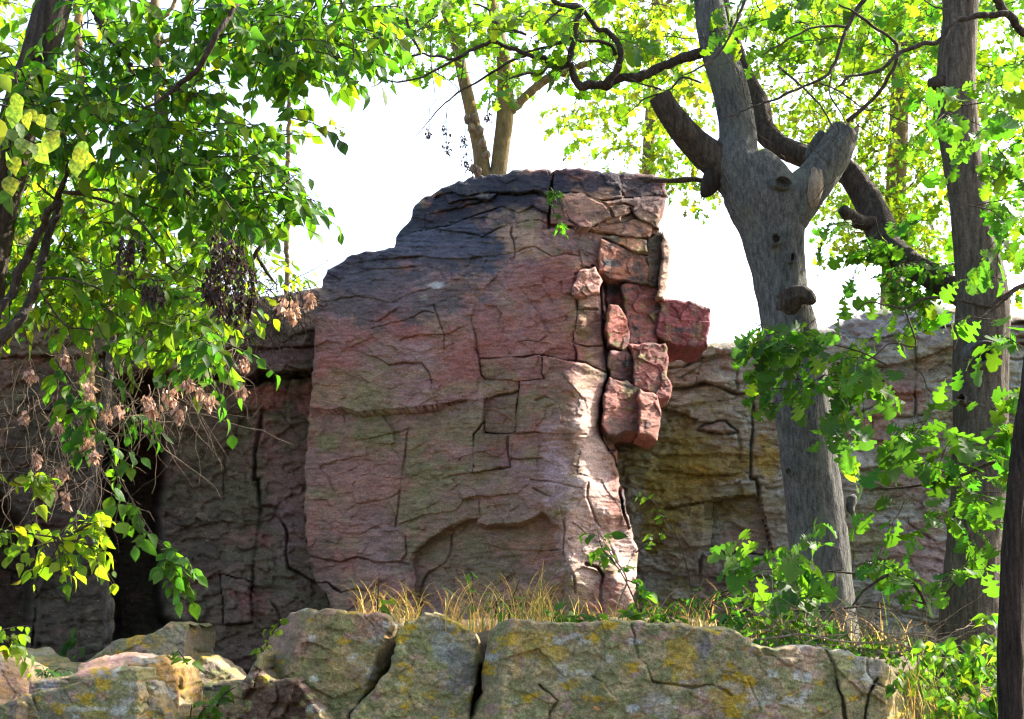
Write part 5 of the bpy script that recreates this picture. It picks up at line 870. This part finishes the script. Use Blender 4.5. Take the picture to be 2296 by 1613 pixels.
for i, q in enumerate([[(1012, 1400), (1005, 1360), (1000, 1330)], [(1020, 1400), (1040, 1370), (1075, 1335)], [(1045, 1390), (1025, 1350), (1005, 1322)]]):
    e = limb("dry_stalk", [(x, y, 2.2 - .5 * j) for j, (x, y) in enumerate(q)], 9.4, None, M_DRYTWIG, 6, .1, i)
    tag(e, ["short grey dead stem, leftmost in the golden grass tuft", "dead stem leaning right in the golden grass tuft", "dead stem leaning left in the golden grass tuft"][i], "stem", "dead stems in the grass")

def plant(name, label, base, Y, stems, size, tints, tpl, key, seed, n=5, k=5, nobj=80, mat=None, L=.16, cat="plant", group=None, flat=.7, tw=None):
    e = empty(name, at(base[0], base[1], Y), label, cat, group); LV = Leaves(); r = np.random.RandomState(seed)
    for q in stems: hanging(LV, r, q, Y + .1 * r.randn(), n, size, tints, k=k, L=L)
    finish(LV, e, tpl, key, mat or M_LEAF, nobj, tw or M_TWIG); return e
plant("fern", "small green plant growing in the cleft between the cap blocks", (1240, 470), 13.35, [[(1240, 470), (1242, 440), (1244, 418)], [(1242, 445), (1250, 430)], [(1243, 438), (1232, 428)]], .05, G_MD, LANCE, "lance", 401, 4, 5, 60, L=.05)
plant("fern", "small drooping plant on the pillar below the light block", (1250, 505), 13.1, [[(1250, 500), (1258, 506), (1266, 516)], [(1252, 500), (1262, 498)], [(1240, 470), (1243, 480), (1247, 478)]], .05, G_MD, LANCE, "lance", 402, 4, 5, 60, L=.06)
plant("vine", "thin arching vine with sparse leaves right of the pillar foot", (1550, 1330), 11.0, [[(1550, 1330), (1540, 1270), (1520, 1210), (1490, 1160), (1450, 1110), (1410, 1085)], [(1425, 1240), (1455, 1218), (1490, 1196)]], .055, G_MD, OVATE, "ovate", 403, 6, 2, 60, L=.06)
plant("seedling", "leafy seedling in front of the sunlit pillar foot", (1420, 1390), 10.0, [[(1440, 1395), (1420, 1340), (1390, 1280), (1350, 1230), (1340, 1190)], [(1400, 1300), (1430, 1310), (1450, 1330)], [(1380, 1265), (1360, 1240), (1340, 1235)], [(1430, 1340), (1460, 1350), (1480, 1360)]], .065, G_MD, OVATE, "ovate", 404, 4, 4, 90, L=.1)
plant("seedling", "bright green seedling in the small left grass tuft", (845, 1385), 9.7, [[(845, 1385), (848, 1330), (850, 1285)]], .075, G_LT, OVATE2, "ovate2", 405, 3, 3, 30, L=.06)
plant("ground_plant", "broad-leaved weeds in the middle of the golden grass", (1130, 1390), 9.6, [[(1140, 1390), (1150, 1340), (1165, 1300)], [(1110, 1390), (1115, 1350), (1125, 1335)], [(1060, 1360), (1060, 1300), (1055, 1280)]], .06, G_MD, OVATE2, "ovate2", 406, 3, 2, 40, L=.07)
plant("ground_plant", "low green weeds on the ledge under the pillar foot", (1300, 1392), 9.5, [[(1240, 1390), (1250, 1375)], [(1290, 1392), (1295, 1375)], [(1320, 1392), (1318, 1370)], [(1420, 1395), (1415, 1370)], [(1470, 1395), (1460, 1375)]], .075, G_MD + G_DK, OVATE2, "ovate2", 407, 3, 4, 80, L=.09)
plant("ground_plant", "green weeds on the ledge left of the pruned oak", (1570, 1400), 9.6, [[(1540, 1395), (1550, 1360), (1560, 1330)], [(1590, 1395), (1600, 1350), (1640, 1330)], [(1620, 1400), (1640, 1370)], [(1500, 1395), (1510, 1370)]], .07, G_MD + G_DK, LANCE, "lance", 408, 5, 5, 120, L=.11)
plant("ground_plant", "tiny green plants on the left rim of the tilted slab", (590, 1460), 9.3, [[(598, 1450), (602, 1425), (606, 1405)], [(590, 1462), (584, 1450)], [(610, 1420), (630, 1392)]], .04, G_LT, OVATE2, "ovate2", 409, 3, 3, 40, L=.05)
plant("ground_plant", "small leafy plants beside the low mottled boulder", (450, 1600), 9.3, [[(425, 1620), (430, 1580)], [(440, 1620), (460, 1585), (480, 1590)], [(480, 1600), (500, 1560), (530, 1540)], [(420, 1490), (400, 1460), (385, 1470)]], .06, G_MD, OVATE2, "ovate2", 410, 4, 3, 60, L=.09)
plant("ground_plant", "pale blurred weeds on top of the mossy left boulder", (130, 1520), 10.2, [[(110, 1520), (130, 1500), (160, 1505)], [(100, 1515), (105, 1500)]], .06, [(.06, .13, .06)], LANCE, "lance", 411, 5, 4, 60, L=.08)
# oak shrub in front of the cliff on the right
def shrub(label, reg, Y, n, seed, tints, size=.125, nobj=200, stems=(), base=(2000, 1450)):
    e = empty("oak_shrub", at(base[0], base[1], sum(Y) / 2), label, "shrub", "oak shrubs on the right"); LV = Leaves(); r = np.random.RandomState(seed)
    for poly, k_ in reg: fill(LV, r, poly, Y, k_, size, tints, .28, 6, .5, flat=.8, tw_r=.003)
    finish(LV, e, OAK, "oak", M_LEAF, nobj, M_TWIG)
    for i, q in enumerate(stems): limb("branch", q, sum(Y) / 2, e, M_TWIG, 8, .12, seed + i)
shrub("spreading oak shrub hiding the base of the pruned oak", [([(1680, 1190), (1800, 1170), (1900, 1230), (1960, 1290), (1880, 1370), (1740, 1380), (1690, 1300)], 20), ([(1640, 1320), (1760, 1310), (1800, 1400), (1660, 1400)], 10)], (9.7, 10.6), 0, 501, G_DK + G_MD, .145, 160,
      [rz(2,2,[(220,980),(330,920),(450,870),(560,870),(680,885),(780,880),(900,890),(1020,885),(1170,855),(1300,870),(1420,890)],[9,10,11,11,10,9,8,8,6,5,3]), rz(2,2,[(960,620),(1130,630),(1200,620),(1310,550)],[5,7,9,9])], (1800, 1430))
shrub("oak shrub with bright leaves before the foot of the tall oak", [([(1920, 1230), (2060, 1170), (2180, 1260), (2140, 1370), (1960, 1340)], 8), ([(2000, 960), (2130, 930), (2280, 1000), (2300, 1090), (2120, 1080), (2020, 1060)], 18), ([(2010, 1090), (2280, 1090), (2290, 1240), (2130, 1200), (2040, 1150)], 11), ([(2190, 880), (2280, 900), (2290, 980), (2200, 960)], 5)], (9.0, 9.9), 0, 502, G_DK + G_MD, .13, 200,
      [rz(2,2,[(1140,850),(1250,720),(1430,630),(1530,690),(1600,760),(1640,840),(1760,790),(1860,650),(1900,580),(1920,500)],[8,10,12,12,12,13,11,9,7,4]), rz(2,2,[(1640,840),(1540,810)],[9,5]), rz(2,2,[(1300,60),(1500,50),(1700,20),(1900,-40),(2100,-120)],[6,9,10,11,11])], (2080, 1470))
# ground cover lower right: nobody could count it
LV = Leaves(); rng = np.random.RandomState(511)
fill(LV, rng, [(2020, 1500), (2120, 1430), (2310, 1380), (2330, 1660), (2090, 1660), (2060, 1560)], (8.3, 9.6), 140, .07, G_MD + G_LT + G_DK, .22, 6, .5, flat=.8, tw_r=.0022)
fill(LV, rng, [(1620, 1380), (1820, 1400), (2060, 1440), (2060, 1490), (1800, 1440)], (9.4, 10.4), 70, .05, G_MD + G_DK, .16, 6, .4, flat=.8, tw_r=.002)
gc = bpy.data.objects.new("ground_cover", None)
p_ = np.array(LV.p); Fm = frame(np.array(LV.a), np.array(LV.n)); s_ = np.array(LV.s); c_ = np.array(LV.c); OV0 = OVATE2[1]; n_ = len(OV0[0])
V = (np.einsum('nij,vj->nvi', Fm, OV0[0]) * s_[:, None, None] + p_[:, None]).reshape(-1, 3); F = (OV0[1][None] + (np.arange(len(p_)) * n_)[:, None, None]).reshape(-1, 3)
tv, tf = merge([tube(t, 4) for t in LV.tw])
bpy.data.objects.remove(gc)
gc = put("ground_cover", mesh("ground_cover", np.concatenate([V, tv]), [F, tf + len(V)], M_LEAF, np.concatenate([np.repeat(c_, n_, 0), np.tile([.10, .08, .04], (len(tv), 1))]))); tag(gc, "green undergrowth of small leaves at the lower right", "undergrowth", kind="stuff")
# dead branches lying over the ledge
db = [("long bare dead branch lying across the back of the ledge", rz(2,2,[(500,1080),(640,1060),(800,1040),(950,1070),(1100,1090),(1300,1100),(1450,1100),(1600,1180),(1720,1260)],[6,7,7,7,6,6,5,4,2])), ("thin reddish dead branch curving down to the right margin", rz(2,2,[(900,1050),(1060,880),(1250,950),(1350,1030),(1500,1040),(1700,1060)],[3,4,5,5,4,3])),
      ("forked dead stick beside the foot of the tall oak", rz(2,2,[(1380,1170),(1500,1150),(1600,1100),(1720,1080),(1800,1050)],[7,7,6,5,3])), ("bleached dead stalk standing upright in the undergrowth", rz(2,2,[(1600,1613),(1590,1400),(1580,1200),(1560,1040)],[6,5,5,3])), ("brown broken stalk leaning in the undergrowth", rz(2,2,[(1560,1613),(1530,1400),(1525,1250)],[5,4,3])),
      ("pale dead twig arching above the pillar foot weeds", rz(1,2,[(1860,870),(1890,760),(1920,690),(1880,600),(1800,480),(1720,340)],[6,6,6,5,4,2])), ("short bleached stick sticking up from the ledge", rz(1,2,[(2150,870),(2190,790),(2240,750),(2260,730)],[4,4,4,3])), ("grey dead twig bent over the bottom right corner", rz(2,2,[(2294,1460),(2220,1480),(2190,1560),(2180,1640)],[9,9,8,6]))]
for i, (lb, q) in enumerate(db): tag(limb("dead_branch", q, 9.3 if i < 6 else 8.9, None, M_DRYTWIG, 7, .15, 520 + i), lb, "dead branch", "dead branches on the ledge")
def tangle(name, label, poly, Yr, n, mat, seed, L=(.2, .7), r=.003, flat=.5, hang=0, parent=None):
    rg = np.random.RandomState(seed); P = np.array(poly, float); lo = P.min(0); hi = P.max(0); parts = []
    while len(parts) < n:
        x, y = lo + (hi - lo) * rg.rand(2)
        if not inside(np.array([x]), np.array([y]), P)[0]: continue
        p = at(x, y, Yr[0] + (Yr[1] - Yr[0]) * rg.rand()); d = rg.randn(3) * np.array([1, .6, flat]) + np.array([0, 0, -hang]); d /= np.linalg.norm(d); pts = [p]; l = L[0] + (L[1] - L[0]) * rg.rand() ** 2
        for i in range(7): d = d + rg.randn(3) * .28 + np.array([0, 0, -.12 * hang]); d /= np.linalg.norm(d); pts.append(pts[-1] + d * l / 7)
        parts.append(tube(np.column_stack([np.array(pts), np.linspace(r, r * .35, 8) * (.5 + rg.rand())]), 5))
    V, F = merge(parts)
    if parent is not None: return put(name, mesh(name, V, F, mat), parent, "stuff")
    return tag(put(name, mesh(name, V, F, mat)), label, "twigs", kind="stuff")
tangle("dead_twigs", "tangle of fine dead twigs over the ledge beside the oak shrub", [(1640, 1340), (1900, 1370), (2150, 1400), (2160, 1480), (1950, 1470), (1700, 1430)], (9.3, 10.2), 150, M_DRYTWIG, 1, (.2, .8), .0028, .35)
tangle("dry_vines", "web of pale dry vines hanging before the left cliff", [(0, 780), (250, 790), (560, 760), (560, 860), (420, 950), (260, 1000), (240, 1130), (0, 1080)], (8.2, 9.5), 210, M_DRYTWIG, 2, (.2, .7), .0026, .7, 1)
tangle("dry_vines", "dark matted dry vines on the cliff edge left of the pillar", [(440, 640), (560, 600), (700, 650), (700, 720), (600, 760), (520, 790), (440, 720)], (13.0, 13.8), 260, M_TWIG, 3, (.2, .7), .004, .6, .8)
# fallen leaves on the ledge
for i, (x, y, lb) in enumerate([(1525, 1386, "curled brown leaf on the ledge rim left of the pruned oak"), (1330, 1590, "orange fallen leaf caught on the ledge face"), (860, 1430, "small yellow leaf stuck on the tilted slab"), (1300, 1388, "tan fallen leaf at the foot of the sunlit pillar strip")]):
    Fm = frame(np.array([[1.0, .2 * i, .3]]), np.array([[.1 * i, -.7, .7]]))[0]; p = at(x, y, 8.6 if i == 1 else 9.1); o = put("fallen_leaf", leaf_mesh(OVATE2[3], "fallen", (.30, .12, .03) if i % 2 else (.36, .20, .05), M_DRY)); o.matrix_basis = Matrix([[*(Fm[r] * .05), p[r]] for r in range(3)] + [[0, 0, 0, 1]])
    tag(o, lb, "leaf", "fallen leaves on the ledge")

tangle("twigs", None, [(860, 0), (1560, 0), (1560, 170), (1300, 190), (1050, 150), (860, 120)], (11.0, 12.2), 90, M_TWIG, 31, (.2, .8), .0035, .7, 0, oak)
tangle("twigs", None, [(1600, 0), (2150, 0), (2130, 420), (1900, 430), (1700, 330)], (10.0, 11.0), 110, M_TWIG, 32, (.2, .8), .0032, .7, 0, tall)
